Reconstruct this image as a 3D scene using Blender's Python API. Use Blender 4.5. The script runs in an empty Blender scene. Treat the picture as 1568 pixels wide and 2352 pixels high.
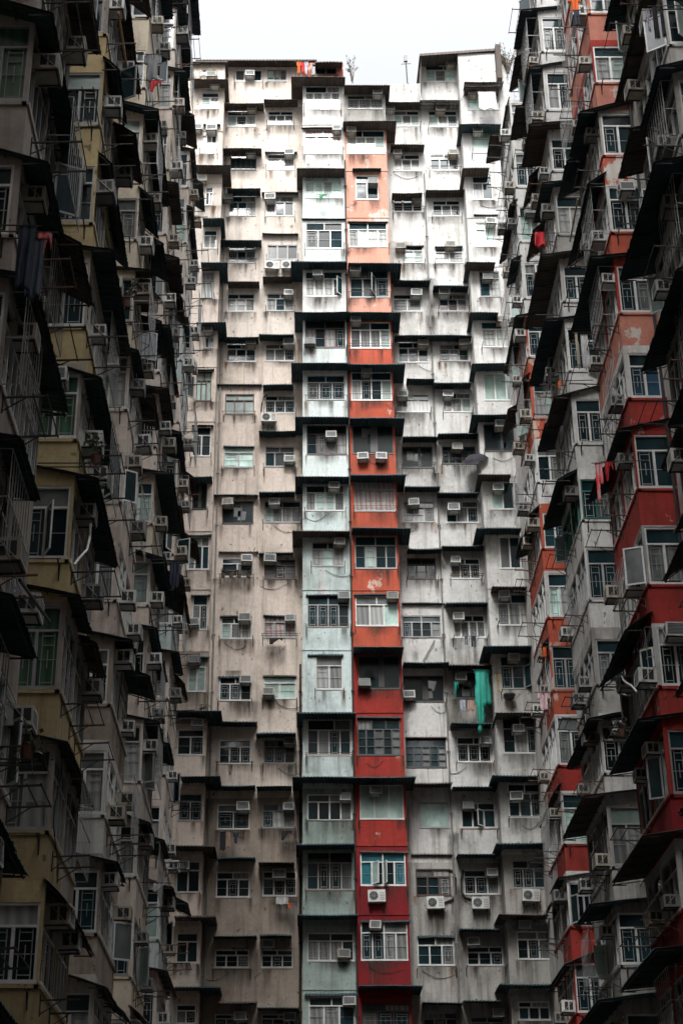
import bpy, math, random
from mathutils import Vector, Matrix
R = random.Random(11)
sc = bpy.context.scene
COL = sc.collection
rad = math.radians

# ------------------------------------------------------------------ camera
FPX, PITCH, PX, PY, CAMZ = 3816.0, rad(27.3), 695.0, 1176.0, 1.6   # focal length and optical centre in a 1568 x 2352 frame
YB = 77.6            # plane of the recessed wall at the end of the courtyard
BAY = 1.2            # how far the bays stand out
XL, XR = -6.5, 11.2  # recessed walls of the two long sides
ST = 3.155           # storey height
cam_d = bpy.data.cameras.new('camera')
cam = bpy.data.objects.new('camera', cam_d); COL.objects.link(cam)
cam_d.sensor_fit = 'HORIZONTAL'; cam_d.sensor_width = 36.0
cam_d.lens = 36.0 * FPX / 1568; cam_d.shift_x = (784 - PX) / 1568
cam_d.clip_end = 5000; cam_d.clip_start = 0.1
cam.location = (0, 0, CAMZ); cam.rotation_euler = (math.pi / 2 + PITCH, 0, 0)
sc.camera = cam
FW = Vector((0, math.cos(PITCH), math.sin(PITCH))); UP = Vector((0, -math.sin(PITCH), math.cos(PITCH)))
def ray(dx, dy):
    return Vector(((dx - PX) / FPX, 0, 0)) + UP * (-(dy - PY) / FPX) + FW
def at_y(dx, dy, Y):
    d = ray(dx, dy); p = d * (Y / d.y); return Vector((p.x, Y, p.z + CAMZ))
def at_x(dx, dy, X):
    d = ray(dx, dy); p = d * (X / d.x); return Vector((X, p.y, p.z + CAMZ))
# survey sheets: origin and size in the photograph, each read on a 1568-wide enlargement
SHEET = {1: (700, 100, 700), 2: (1300, 100, 800), 3: (700, 800, 700), 4: (1300, 800, 800), 5: (700, 1500, 700), 6: (1300, 1600, 800),
         7: (700, 2150, 700), 8: (1350, 2300, 850), 9: (650, 2750, 750), 10: (1350, 3000, 850), 11: (650, 3350, 750), 12: (1200, 3500, 900),
         13: (1700, 1300, 550), 21: (0, 0, 820), 22: (0, 1000, 820), 23: (0, 2100, 820), 24: (0, 3000, 820),
         31: (1900, 0, 831), 32: (1900, 1000, 831), 33: (1900, 2100, 831), 34: (1900, 3000, 831)}
def dpx(k, x, y):
    ox, oy, s = SHEET[k]
    return (ox + x * s / 1568) * 0.57415, (oy + y * s / 1568) * 0.57415
def SY(k, x, y, Y): return at_y(*dpx(k, x, y), Y)
def SX(k, x, y, X): return at_x(*dpx(k, x, y), X)

# ------------------------------------------------------------------ materials
MATS = {}
def nodes_of(name):
    m = bpy.data.materials.new(name); m.use_nodes = True
    nt = m.node_tree; b = nt.nodes['Principled BSDF']
    MATS[name] = m
    return m, nt, b
def lk(nt, a, b): nt.links.new(a, b)
def noise_at(nt, scale3, detail=4, rough=.55, off=0.0):
    g = nt.nodes.new('ShaderNodeNewGeometry'); mp = nt.nodes.new('ShaderNodeMapping'); n = nt.nodes.new('ShaderNodeTexNoise')
    mp.inputs['Scale'].default_value = scale3; mp.inputs['Location'].default_value = (off, off * .7, off * 1.3)
    n.inputs['Scale'].default_value = 1.0; n.inputs['Detail'].default_value = detail; n.inputs['Roughness'].default_value = rough
    lk(nt, g.outputs['Position'], mp.inputs['Vector']); lk(nt, mp.outputs['Vector'], n.inputs['Vector'])
    return n.outputs['Fac']
def ramp(nt, fac, a, b, va=0.0, vb=1.0):
    r = nt.nodes.new('ShaderNodeMapRange'); r.inputs[1].default_value = a; r.inputs[2].default_value = b
    r.inputs[3].default_value = va; r.inputs[4].default_value = vb; lk(nt, fac, r.inputs[0]); return r.outputs[0]
def mixc(nt, fac, a, b):
    m = nt.nodes.new('ShaderNodeMix'); m.data_type = 'RGBA'
    if isinstance(fac, float): m.inputs[0].default_value = fac
    else: lk(nt, fac, m.inputs[0])
    for k, v in ((6, a), (7, b)):
        if isinstance(v, tuple): m.inputs[k].default_value = (*v, 1)
        else: lk(nt, v, m.inputs[k])
    return m.outputs[2]
def shade_random(nt, col, lo, hi):
    oi = nt.nodes.new('ShaderNodeObjectInfo'); h = nt.nodes.new('ShaderNodeHueSaturation')
    lk(nt, ramp(nt, oi.outputs['Random'], 0, 1, lo, hi), h.inputs['Value']); lk(nt, col, h.inputs['Color'])
    return h.outputs['Color']
def plaster(name, col, dirt=(.16, .13, .10), streak=.5, blotch=.5, peel=None, peel_at=.62, rnd=(.9, 1.06)):
    m, nt, b = nodes_of(name)
    off = (sum(map(ord, name)) % 97) * 1.7
    fine = ramp(nt, noise_at(nt, (7, 7, 7), 3, .6, off), .3, .7, .9, 1.07)
    c = nt.nodes.new('ShaderNodeMix'); c.data_type = 'RGBA'; c.blend_type = 'MULTIPLY'; c.inputs[0].default_value = 1
    c.inputs[6].default_value = (*col, 1); lk(nt, fine, c.inputs[7]); c = c.outputs[2]
    if peel:
        pm = ramp(nt, noise_at(nt, (.75, .75, .6), 5, .62, off + 9), peel_at, peel_at + .025)
        c = mixc(nt, pm, c, peel)
    s = ramp(nt, noise_at(nt, (2.8, 2.8, .17), 6, .66, off + 3), .5, .72, 0, streak)
    c = mixc(nt, s, c, dirt)
    l = ramp(nt, noise_at(nt, (.6, .6, .45), 7, .68, off + 5), .49, .70, 0, blotch)
    c = mixc(nt, l, c, dirt)
    rs = ramp(nt, noise_at(nt, (7, 7, .22), 3, .6, off + 11), .64, .72, 0, streak * .7)
    c = mixc(nt, rs, c, (.26, .15, .08))
    sp = ramp(nt, noise_at(nt, (5, 5, 3.2), 2, .5, off + 7), .68, .73, 0, .7)
    c = mixc(nt, sp, c, tuple(v * .6 for v in dirt))
    c = shade_random(nt, c, *rnd)
    lk(nt, c, b.inputs['Base Color']); b.inputs['Roughness'].default_value = .9
    b.inputs['Specular IOR Level'].default_value = .2
    bp = nt.nodes.new('ShaderNodeBump'); bp.inputs['Strength'].default_value = .25; bp.inputs['Distance'].default_value = .02
    lk(nt, noise_at(nt, (11, 11, 11), 3, .6, off), bp.inputs['Height']); lk(nt, bp.outputs['Normal'], b.inputs['Normal'])
    return m
def metal(name, col, rust=None, rough=.6, amount=.7, rnd=(.8, 1.15), metallic=0.0):
    m, nt, b = nodes_of(name)
    c = ramp(nt, noise_at(nt, (3, 3, 3), 4), .3, .7, .8, 1.12)
    k = nt.nodes.new('ShaderNodeMix'); k.data_type = 'RGBA'; k.blend_type = 'MULTIPLY'; k.inputs[0].default_value = 1
    k.inputs[6].default_value = (*col, 1); lk(nt, c, k.inputs[7]); c = k.outputs[2]
    if rust: c = mixc(nt, ramp(nt, noise_at(nt, (1.6, 1.6, .8), 6, .65, 4), .5, .72, 0, amount), c, rust)
    c = shade_random(nt, c, *rnd)
    lk(nt, c, b.inputs['Base Color']); b.inputs['Roughness'].default_value = rough; b.inputs['Metallic'].default_value = metallic
    return m
def glass(name, col, rough=.07, stripes=None, coat=0.0, spec=.5):
    m, nt, b = nodes_of(name)
    if stripes:
        g = nt.nodes.new('ShaderNodeNewGeometry'); mp = nt.nodes.new('ShaderNodeMapping'); w = nt.nodes.new('ShaderNodeTexWave')
        mp.inputs['Scale'].default_value = (1, 1, .06); w.inputs['Scale'].default_value = 2.6; w.inputs['Distortion'].default_value = 3.5
        w.inputs['Detail'].default_value = 2; w.bands_direction = 'DIAGONAL'
        lk(nt, g.outputs['Position'], mp.inputs['Vector']); lk(nt, mp.outputs['Vector'], w.inputs['Vector'])
        c = mixc(nt, w.outputs['Fac'], col, stripes)
    else:
        c = mixc(nt, ramp(nt, noise_at(nt, (1.5, 1.5, .9), 4), .35, .7), col, tuple(v * 2.1 for v in col))
    c = shade_random(nt, c, .6, 1.25)
    lk(nt, c, b.inputs['Base Color']); b.inputs['Roughness'].default_value = rough; b.inputs['Specular IOR Level'].default_value = spec
    b.inputs['Coat Weight'].default_value = coat; b.inputs['Coat Roughness'].default_value = .04
    bp = nt.nodes.new('ShaderNodeBump'); bp.inputs['Strength'].default_value = .12; bp.inputs['Distance'].default_value = .03
    lk(nt, noise_at(nt, (.9, .9, .9), 2), bp.inputs['Height']); lk(nt, bp.outputs['Normal'], b.inputs['Normal'])
    return m
plaster('beige', (.67, .585, .515), (.17, .13, .10), .6, .55)
plaster('beige_pale', (.66, .60, .54), (.20, .16, .13), .5, .42)
plaster('beige_old', (.37, .315, .265), (.12, .09, .07), .65, .6)  # old plaster, also darkened to paint in the weak light low down
plaster('cream', (.64, .57, .45), (.2, .16, .12), .45, .4)
plaster('mint', (.55, .645, .64), (.17, .18, .16), .7, .6, (.60, .60, .58), .62)
plaster('mint_deep', (.31, .385, .355), (.12, .13, .11), .7, .6, (.42, .42, .40), .62)  # mint with the shade of the courtyard bottom put into its colour
plaster('white', (.57, .57, .555), (.13, .12, .10), .7, .6)
plaster('white_clean', (.60, .60, .59), (.19, .17, .14), .55, .45)
plaster('white_stained', (.37, .36, .34), (.09, .085, .07), .85, .8)  # stained plaster, its base also darkened to paint in courtyard shade
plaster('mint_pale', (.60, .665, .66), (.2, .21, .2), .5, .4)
plaster('salmon', (.50, .20, .145), (.2, .1, .08), .6, .5, (.55, .5, .45), .6)
plaster('cement', (.36, .355, .335), (.1, .095, .085), .7, .6)
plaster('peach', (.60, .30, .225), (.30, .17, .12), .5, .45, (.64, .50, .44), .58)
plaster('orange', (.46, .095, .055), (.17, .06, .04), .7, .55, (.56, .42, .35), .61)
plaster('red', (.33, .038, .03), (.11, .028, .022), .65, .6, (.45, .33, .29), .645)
plaster('red_deep', (.22, .018, .022), (.07, .018, .018), .65, .6, (.33, .22, .2), .67)  # shaded copy of the red paint for the lowest storeys
plaster('red_peeling', (.48, .12, .075), (.16, .08, .06), .5, .4, (.58, .54, .49), .5)
plaster('yellow', (.53, .425, .235), (.17, .125, .06), .55, .5)
plaster('yellow_dim', (.40, .32, .18), (.13, .1, .06), .7, .6)  # yellow with low-storey shade put into the colour
plaster('grey_beige', (.41, .36, .32), (.1, .085, .075), .55, .5)
plaster('pale_grey', (.58, .565, .54), (.13, .12, .11), .55, .5)
plaster('ground_concrete', (.09, .088, .085), (.06, .06, .055), .4, .6)
plaster('roof_felt', (.16, .15, .14), (.07, .06, .05), .5, .5)
metal('sheet', (.010, .036, .045), (.04, .032, .025), .75, .4)
metal('sheet_brown', (.07, .056, .047), (.06, .03, .018), .8, .8)
metal('sheet_green', (.02, .07, .055), (.05, .05, .035), .7, .5)
metal('sheet_pale', (.30, .31, .28), (.14, .09, .05), .7, .6)
metal('iron', (.022, .022, .022), (.07, .03, .015), .7, .6)
metal('rusty', (.10, .05, .03), (.17, .07, .03), .85, .8)
metal('frame_white', (.66, .67, .66), (.35, .33, .30), .45, .35, (.85, 1.05))
metal('frame_grey', (.33, .34, .34), (.18, .17, .16), .45, .5, (.8, 1.1))
metal('frame_brown', (.075, .04, .03), None, .5)
metal('frame_green', (.01, .14, .11), None, .5)
metal('frame_dark', (.04, .042, .042), None, .5)
metal('bars', (.30, .31, .31), (.2, .17, .14), .45, .5)
metal('ac_white', (.62, .62, .59), (.30, .22, .15), .5, .45, (.8, 1.08))
metal('ac_dirty', (.46, .41, .33), (.2, .14, .09), .6, .6, (.8, 1.1))
metal('ac_grille', (.24, .27, .27), (.12, .13, .13), .6, .5)
metal('vent_dark', (.018, .02, .021), None, .7)
metal('pipe_grey', (.20, .20, .19), (.12, .07, .04), .6, .6)
metal('hose', (.55, .53, .48), None, .5)
metal('cable_black', (.012, .012, .012), None, .6)
glass('pane_dark', (.007, .021, .026))
glass('pane_black', (.004, .010, .012), .25, None, 0, .25)
glass('pane_teal', (.02, .10, .125))
glass('pane_blue', (.02, .06, .10))
glass('pane_frost', (.19, .26, .24), .35)
glass('pane_grey', (.10, .11, .11), .15)
glass('pane_mint', (.30, .42, .38), .3)
glass('curtain_white', (.42, .43, .41), .5, (.24, .26, .25), 1.0)
glass('curtain_grey', (.20, .21, .205), .5, (.09, .10, .10), 1.0)
glass('curtain_pink', (.48, .33, .31), .5, (.30, .19, .18), 1.0)
glass('curtain_green', (.03, .14, .06), .5, (.015, .06, .03), 1.0)
glass('curtain_brown', (.33, .13, .05), .5, (.2, .08, .04), 1.0)
glass('curtain_print', (.36, .38, .36), .5, (.34, .12, .11), 1.0)
def cloth(name, a, b=None, sc_=6.0):
    m, nt, bs = nodes_of(name)
    c = mixc(nt, ramp(nt, noise_at(nt, (sc_, sc_, sc_ * .4), 3), .4, .62), a, b or tuple(v * .7 for v in a))
    lk(nt, c, bs.inputs['Base Color']); bs.inputs['Roughness'].default_value = .85
    return m
cloth('cloth_white', (.62, .61, .62)); cloth('cloth_black', (.018, .019, .024)); cloth('cloth_navy', (.025, .035, .065))
cloth('cloth_denim', (.06, .08, .11)); cloth('cloth_orange', (.75, .14, .02)); cloth('cloth_red', (.55, .018, .03))
cloth('cloth_pink', (.72, .50, .52)); cloth('cloth_coral', (.75, .07, .09), (.6, .35, .35)); cloth('cloth_grey', (.2, .21, .22))
cloth('cloth_lilac', (.50, .47, .58)); cloth('cloth_cream', (.55, .50, .38)); cloth('cloth_tan', (.30, .20, .14), (.42, .3, .24))
cloth('umbrella', (.022, .02, .028), (.012, .012, .017)); cloth('cloth_stripe', (.36, .38, .44), (.2, .21, .26), 14); cloth('cloth_yellow', (.6, .42, .08))
m, nt, bs = nodes_of('tarp_green'); lk(nt, mixc(nt, ramp(nt, noise_at(nt, (2.5, 2.5, 1.2), 5), .35, .65), (.01, .19, .14), (.03, .36, .28)), bs.inputs['Base Color']); bs.inputs['Roughness'].default_value = .3
m, nt, bs = nodes_of('leaf'); lk(nt, shade_random(nt, mixc(nt, noise_at(nt, (6, 6, 6)), (.025, .055, .02), (.07, .10, .04)), .7, 1.3), bs.inputs['Base Color']); bs.inputs['Roughness'].default_value = .6
metal('bark', (.10, .075, .06), None, .9); metal('pot', (.13, .06, .04), None, .8); metal('plastic_green', (.02, .3, .12), None, .4)
metal('plastic_dark', (.02, .02, .022), None, .4); metal('wood_pole', (.35, .22, .12), None, .8)
plaster('brick_red', (.36, .11, .07), (.2, .1, .08), .5, .5, (.45, .3, .25), .58)

# ------------------------------------------------------------------ mesh helpers
class MB:
    def __init__(s): s.v = []; s.f = []; s.mi = []; s.names = []
    def slot(s, name):
        if name not in s.names: s.names.append(name)
        return s.names.index(name)
    def quad(s, pts, mat):
        n = len(s.v); s.v += [tuple(p) for p in pts]; s.f.append(tuple(range(n, n + len(pts)))); s.mi.append(s.slot(mat))
    def box(s, F, u0, u1, o0, o1, z0, z1, mat):
        n = len(s.v); k = s.slot(mat)
        s.v += [F(u, o, z) for z in (z0, z1) for o in (o0, o1) for u in (u0, u1)]
        for q in ((0, 1, 3, 2), (4, 6, 7, 5), (0, 4, 5, 1), (2, 3, 7, 6), (0, 2, 6, 4), (1, 5, 7, 3)):
            s.f.append(tuple(n + i for i in q)); s.mi.append(k)
    def bar(s, a, b, r, mat, sides=4):
        s.tube([a, b], r, mat, sides)
    def tube(s, pts, r, mat, sides=5):
        pts = [Vector(p) for p in pts]; k = s.slot(mat); base = len(s.v)
        for i, p in enumerate(pts):
            t = (pts[min(i + 1, len(pts) - 1)] - pts[max(i - 1, 0)]).normalized()
            ref = Vector((0, 0, 1)) if abs(t.z) < .9 else Vector((1, 0, 0))
            e1 = t.cross(ref).normalized(); e2 = t.cross(e1)
            rr = r[i] if isinstance(r, (list, tuple)) else r
            for j in range(sides):
                a = 2 * math.pi * (j + .5) / sides
                s.v.append(tuple(p + (e1 * math.cos(a) + e2 * math.sin(a)) * rr))
        for i in range(len(pts) - 1):
            for j in range(sides):
                s.f.append((base + i * sides + j, base + i * sides + (j + 1) % sides, base + (i + 1) * sides + (j + 1) % sides, base + (i + 1) * sides + j)); s.mi.append(k)
        s.f.append(tuple(base + j for j in range(sides))); s.mi.append(k)
        e = base + (len(pts) - 1) * sides
        s.f.append(tuple(e + j for j in range(sides))); s.mi.append(k)
    def panel(s, F, u0, u1, z0, z1, o, mat, hole=None, depth=.1, reveal=None):
        def q(a, b, c, d):
            if b - a > 1e-4 and d - c > 1e-4: s.quad([F(a, o, c), F(b, o, c), F(b, o, d), F(a, o, d)], mat)
        if not hole: q(u0, u1, z0, z1); return
        a, b, c, d = hole
        q(u0, u1, z0, c); q(u0, u1, d, z1); q(u0, a, c, d); q(b, u1, c, d)
        rv = reveal or mat
        for (p, r_) in (((a, c), (b, c)), ((b, c), (b, d)), ((b, d), (a, d)), ((a, d), (a, c))):
            s.quad([F(p[0], o, p[1]), F(r_[0], o, r_[1]), F(r_[0], o - depth, r_[1]), F(p[0], o - depth, p[1])], rv)
    def mesh(s, name, off=(0, 0, 0)):
        me = bpy.data.meshes.new(name)
        me.from_pydata([(x - off[0], y - off[1], z - off[2]) for x, y, z in s.v], [], s.f)
        for n in s.names: me.materials.append(MATS[n])
        me.polygons.foreach_set('material_index', s.mi); me.update()
        return me
    def build(s, name, parent=None, off=None):
        if off is None: off = parent['base'] if parent is not None and 'base' in parent else (0, 0, 0)
        o = bpy.data.objects.new(name, s.mesh(name, off)); COL.objects.link(o)
        if parent is not None: o.parent = parent
        return o
def tag(o, label, cat, group=None):
    o['label'] = label; o['category'] = cat
    if group: o['group'] = group
    return o
def empty(name, loc, rz=0.0):
    o = bpy.data.objects.new(name, None); COL.objects.link(o); o.location = loc; o.rotation_euler = (0, 0, rz); o.empty_display_size = .3
    return o
def building(name, loc, label, cat='building'):
    o = empty(name, loc); o['base'] = loc; tag(o, label, cat); return o
def child(name, mesh, parent):
    o = bpy.data.objects.new(name, mesh); COL.objects.link(o); o.parent = parent; return o
ORD = 'top second third fourth fifth sixth seventh eighth ninth tenth eleventh twelfth thirteenth fourteenth fifteenth sixteenth seventeenth eighteenth nineteenth twentieth'.split()
def nth(i): return ORD[i]

# local frames: u runs along the wall, o points out into the courtyard
def FB(u, o, z): return (u, YB - o, z)
def FLEFT(u, o, z): return (XL + o, u, z)
def FRIGHT(u, o, z): return (XR - o, u, z)
def FEND(Y): return lambda u, o, z: (u, Y - o, z)

# ------------------------------------------------------------------ windows
PANES = {'m': ['pane_dark'] * 8 + ['pane_grey'] * 2 + ['curtain_grey'] * 3 + ['curtain_white'] * 1 + ['pane_frost'],
         'l': ['curtain_white'] * 4 + ['curtain_grey'] * 3 + ['pane_mint'] * 2 + ['pane_grey'],
         'd': ['pane_dark'] * 5 + ['pane_black'] * 3 + ['pane_grey'], 'p': ['curtain_pink'] * 5 + ['pane_dark'],
         'g': ['curtain_green'] * 5 + ['pane_dark'], 't': ['pane_teal'], 'b': ['pane_blue'] * 3 + ['pane_dark'], 'f': ['pane_frost'],
         'i': ['pane_mint'] * 3 + ['pane_frost'], 'k': ['pane_dark', 'pane_black', 'pane_grey'], 'w': ['curtain_brown', 'pane_dark', 'curtain_brown', 'pane_grey'],
         'r': ['curtain_print'] * 4 + ['curtain_white']}
def window(F, u0, u1, z0, z1, o, style, parent, frame='frame_white', grille=.55, opening=.03, name='window'):
    """o is the wall face; the pane sits .09 behind it. style = layout letter + content letter."""
    lay, con = style[0], (style[1] if len(style) > 1 else 'm')
    w, h = u1 - u0, z1 - z0
    nl = {'s': 3, 'q': 4, 'n': 2, 'o': 1, 'd': 0, 'f': 1, 'k': 5, 'b': 3, 'e': 2, 'x': 3}[lay]
    nt_ = {'s': 2, 'q': 2, 'n': 1, 'o': 1, 'd': 0, 'f': 0, 'k': 3, 'b': 2, 'e': 1, 'x': 0}[lay]
    if lay == 'b': frame = 'frame_brown'
    if lay in 'kd': frame = 'frame_dark'
    pool = PANES[con]
    fr, pn, gr = MB(), MB(), MB()
    t = .055; a, b = o - .085, o - .02
    F_ = F
    fr.box(F, u0 - .01, u1 + .01, a, o + .03, z0 - .05, z0 + t * .6, frame)          # sill bar
    fr.box(F, u0, u1, a, b, z1 - t, z1, frame)
    fr.box(F, u0, u0 + t, a, b, z0 + t * .6, z1 - t, frame); fr.box(F, u1 - t, u1, a, b, z0 + t * .6, z1 - t, frame)
    po = o - .09
    zt = z1 - h * (.30 if h > .9 else .33) if nt_ else z1
    if lay == 'd' or nl == 0:
        pn.quad([F(u0, po, z0), F(u1, po, z0), F(u1, po, z1), F(u0, po, z1)], 'pane_black')
        fr.box(F, u0 + w * R.uniform(.35, .6), u0 + w * .62, a, b - .02, z0 + .1, z1 - t, 'frame_dark')
        # a little of the room: something pale leaning inside
        for _ in range(2):
            x = R.uniform(u0 + .1, u1 - .6); z = R.uniform(z0 + .05, z1 - .7)
            pn.quad([F(x, po + .012, z), F(x + R.uniform(.3, .5), po + .012, z), F(x + .45, po + .012, z + .5), F(x, po + .012, z + .55)], R.choice(['pane_grey', 'pane_dark']))
    else:
        if nt_:
            fr.box(F, u0 + t, u1 - t, a, b, zt - t / 2, zt + t / 2, frame)
            xs = [u0 + w * i / nt_ for i in range(nt_ + 1)]
            if nt_ == 2 and R.random() < .35: xs[1] = u0 + w * R.choice([.42, .62])
            for i in range(nt_):
                if i: fr.box(F, xs[i] - t / 2, xs[i] + t / 2, a, b + .005, zt + t / 2, z1 - t, frame)
                pn.quad([F(xs[i], po, zt), F(xs[i + 1], po, zt), F(xs[i + 1], po, z1), F(xs[i], po, z1)], R.choice(pool if con in 'tfgpkir' else PANES['m'] if R.random() < .4 else PANES['d']))
        for i in range(nl):
            x0, x1 = u0 + w * i / nl, u0 + w * (i + 1) / nl
            if i: fr.box(F, x0 - t * .65, x0 + t * .65, a, b + .005, z0 + t * .6, zt - t / 2, frame)
            mat = R.choice(pool)
            is_open = R.random() < opening and x1 - x0 < 1.0 and lay in 'sqnx'
            pn.quad([F(x0, po, z0), F(x1, po, z0), F(x1, po, zt), F(x0, po, zt)], 'pane_black' if is_open else mat)
            if is_open:
                ang = R.uniform(rad(35), rad(75)); L = x1 - x0 - t; hu = x0 + t / 2 if R.random() < .5 else x1 - t / 2
                sg = 1 if hu < (x0 + x1) / 2 else -1
                def FS(s_, d_, z_, hu=hu, sg=sg, ang=ang):
                    return F_(hu + sg * (s_ * math.cos(ang) - d_ * math.sin(ang)), o + s_ * math.sin(ang) + d_ * math.cos(ang), z_)
                fr.box(FS, 0, L, 0, .035, z0 + .03, z0 + .08, frame); fr.box(FS, 0, L, 0, .035, zt - .08, zt - .03, frame)
                fr.box(FS, 0, .05, 0, .035, z0 + .08, zt - .08, frame); fr.box(FS, L - .05, L, 0, .035, z0 + .08, zt - .08, frame)
                pn.quad([FS(.05, .015, z0 + .08), FS(L - .05, .015, z0 + .08), FS(L - .05, .015, zt - .08), FS(.05, .015, zt - .08)], R.choice(['pane_frost', 'pane_grey', 'pane_dark', 'pane_dark']))
            elif lay == 'k':
                for j in (1, 2): fr.box(F, x0 + .03, x1 - .03, a + .01, b - .01, z0 + (zt - z0) * j / 3 - .015, z0 + (zt - z0) * j / 3 + .015, 'frame_dark')
            elif R.random() < grille and lay in 'sqne':
                g0, g1, h0, h1 = x0 + .13, x1 - .13, z0 + .14, zt - .12
                if g1 - g0 > .12:
                    s_ = .009; q0, q1 = o - .07, o - .05
                    gr.box(F, g0, g1, q0, q1, h0 - s_, h0 + s_, 'bars'); gr.box(F, g0, g1, q0, q1, h1 - s_, h1 + s_, 'bars')
                    gr.box(F, g0 - s_, g0 + s_, q0, q1, z0 + .05, zt - .05, 'bars'); gr.box(F, g1 - s_, g1 + s_, q0, q1, z0 + .05, zt - .05, 'bars')
                    c = (g0 + g1) / 2
                    gr.box(F, c - s_, c + s_, q0, q1, h0 + (h1 - h0) * .3, h0 + (h1 - h0) * .7, 'bars')
                    gr.box(F, g0, g1, q0, q1, h0 + (h1 - h0) * .8 - s_, h0 + (h1 - h0) * .8 + s_, 'bars')
    if gr.f: gr.box(F, u0 + t, u1 - t, o - .07, o - .05, z0 + (zt - z0) * .5 - .007, z0 + (zt - z0) * .5 + .007, 'bars')
    wo = fr.build(name, parent)
    base = parent['base']
    pn.build('pane', wo, base)
    if gr.f: gr.build('grille', wo, base)
    return wo

# ------------------------------------------------------------------ awnings
def awning(F, u0, u1, o0, o1, z_in, z_out, parent, mat='sheet', pitch=.16, ribs=True, curl=0.0, along='o'):
    """Corrugated sheet from the wall (o0) out to o1; corrugations run outwards, so its edge is scalloped."""
    mb = MB(); k = mb.slot(mat); n = max(4, int((u1 - u0) / (pitch / 2)))
    sag = R.uniform(-.03, .03); skew = R.uniform(-.04, .04)
    rows = [(o0, z_in), (o0 + (o1 - o0) * .5, (z_in + z_out) / 2 + .01), (o1 - .04, z_out), (o1, z_out - curl)]
    for ro, rz in rows:
        for i in range(n + 1):
            t = i / n
            mb.v.append(F(u0 + (u1 - u0) * t, ro + (R.uniform(-.012, .012) if ro == o1 else 0), rz + .016 * (1 if i % 2 else -1) + sag * math.sin(math.pi * t) + skew * (t - .5)))
    for r_ in range(len(rows) - 1):
        for i in range(n):
            a = r_ * (n + 1) + i
            mb.f.append((a, a + 1, a + n + 2, a + n + 1)); mb.mi.append(k)
    if ribs:
        m = max(2, int((u1 - u0) / .9) + 1)
        for i in range(m):
            u = u0 + .06 + (u1 - u0 - .12) * i / (m - 1)
            mb.bar(F(u, o0, z_in - .05), F(u, o1 - .06, z_out - .05), .018, 'iron')
            mb.bar(F(u, max(o0, o1 - .5), z_out - .05), F(u, o1 - .1, z_out - .05 - .0), .02, 'iron')
        mb.bar(F(u0 + .03, o1 - .1, z_out - .06), F(u1 - .03, o1 - .1, z_out - .06), .022, 'iron')
        mb.bar(F(u0 + .03, (o0 + o1) / 2, (z_in + z_out) / 2 - .06), F(u1 - .03, (o0 + o1) / 2, (z_in + z_out) / 2 - .06), .018, 'iron')
    return mb.build('awning', parent)

# ------------------------------------------------------------------ air conditioners
def I(u, o, z): return (u, -o, z)
def ac_meshes(case, w=.56, h=.38, d=.46):
    c, g, b = MB(), MB(), MB()
    x = w / 2
    # shell with a recessed front
    c.box(I, -x, x, -.1, d - .02, -h / 2, h / 2, case)
    t = .045
    c.box(I, -x, x, d - .02, d, h / 2 - t, h / 2, case); c.box(I, -x, x, d - .02, d, -h / 2, -h / 2 + t, case)
    c.box(I, -x, -x + t, d - .02, d, -h / 2 + t, h / 2 - t, case); c.box(I, x - t, x, d - .02, d, -h / 2 + t, h / 2 - t, case)
    for sx in (-1, 1):
        for k in range(2):
            o0 = .09 + k * .17
            c.box(lambda u, o, z, sx=sx: (sx * u, -o, z), x - .004, x + .004, o0, o0 + .13, -h / 2 + .07, h / 2 - .06, 'vent_dark')
    for k in range(7):
        z = -h / 2 + t + .014 + k * (h - 2 * t - .02) / 7
        g.box(I, -x + t, x - t, d - .021, d - .008, z, z + .022, 'ac_grille')
    g.box(I, -x + t + .001, x - t - .001, d - .03, d - .019, -h / 2 + t + .001, h / 2 - t - .001, 'vent_dark')
    for sx in (-1, 1):
        b.bar((sx * (x - .06), 0, -h / 2 - .02), (sx * (x - .06), -d + .02, -h / 2 - .02), .018, 'iron')
        b.bar((sx * (x + .02), -d + .04, -h / 2 - .02), (sx * (x + .02), 0, h / 2 + .08), .012, 'frame_grey')
    b.bar((-x, -d + .05, -h / 2 - .02), (x, -d + .05, -h / 2 - .02), .018, 'iron')
    return c.mesh('case'), g.mesh('front_grille'), b.mesh('bracket')
def fan_meshes():
    c, g, b = MB(), MB(), MB()
    w, h, d = .8, .56, .34; x = w / 2
    c.box(I, -x, x, .04, d, -h / 2, h / 2, 'ac_white')
    k = g.slot('vent_dark'); n = 20; cx = -.14; r0 = .21
    base = len(g.v); g.v += [(cx + math.cos(2 * math.pi * i / n) * r0, -d - .006, math.sin(2 * math.pi * i / n) * r0) for i in range(n)]
    g.f.append(tuple(range(base, base + n))); g.mi.append(k)
    for rr in (.07, .14, .2):
        g.tube([(cx + math.cos(2 * math.pi * i / 16) * rr, -d - .014, math.sin(2 * math.pi * i / 16) * rr) for i in range(17)], .008, 'ac_grille', 4)
    for i in range(8):
        a = math.pi * i / 4
        g.bar((cx, -d - .016, 0), (cx + math.cos(a) * r0, -d - .016, math.sin(a) * r0), .006, 'ac_grille')
    for k in range(5): g.box(I, .14, .36, d, d + .006, -.2 + k * .08, -.16 + k * .08, 'ac_grille')
    for sx in (-1, 1):
        b.bar((sx * .3, 0, -h / 2 - .025), (sx * .3, -d - .06, -h / 2 - .025), .024, 'iron')
        b.bar((sx * .3, 0, -h / 2 - .45), (sx * .3, -d, -h / 2 - .03), .018, 'iron')
    b.bar((-.45, -d - .04, -h / 2 - .03), (.45, -d - .04, -h / 2 - .03), .02, 'iron')
    return c.mesh('case'), g.mesh('fan_grille'), b.mesh('bracket')
metal('ac_grey', (.27, .265, .25), (.12, .09, .06), .6, .6, (.7, 1.1))
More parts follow.
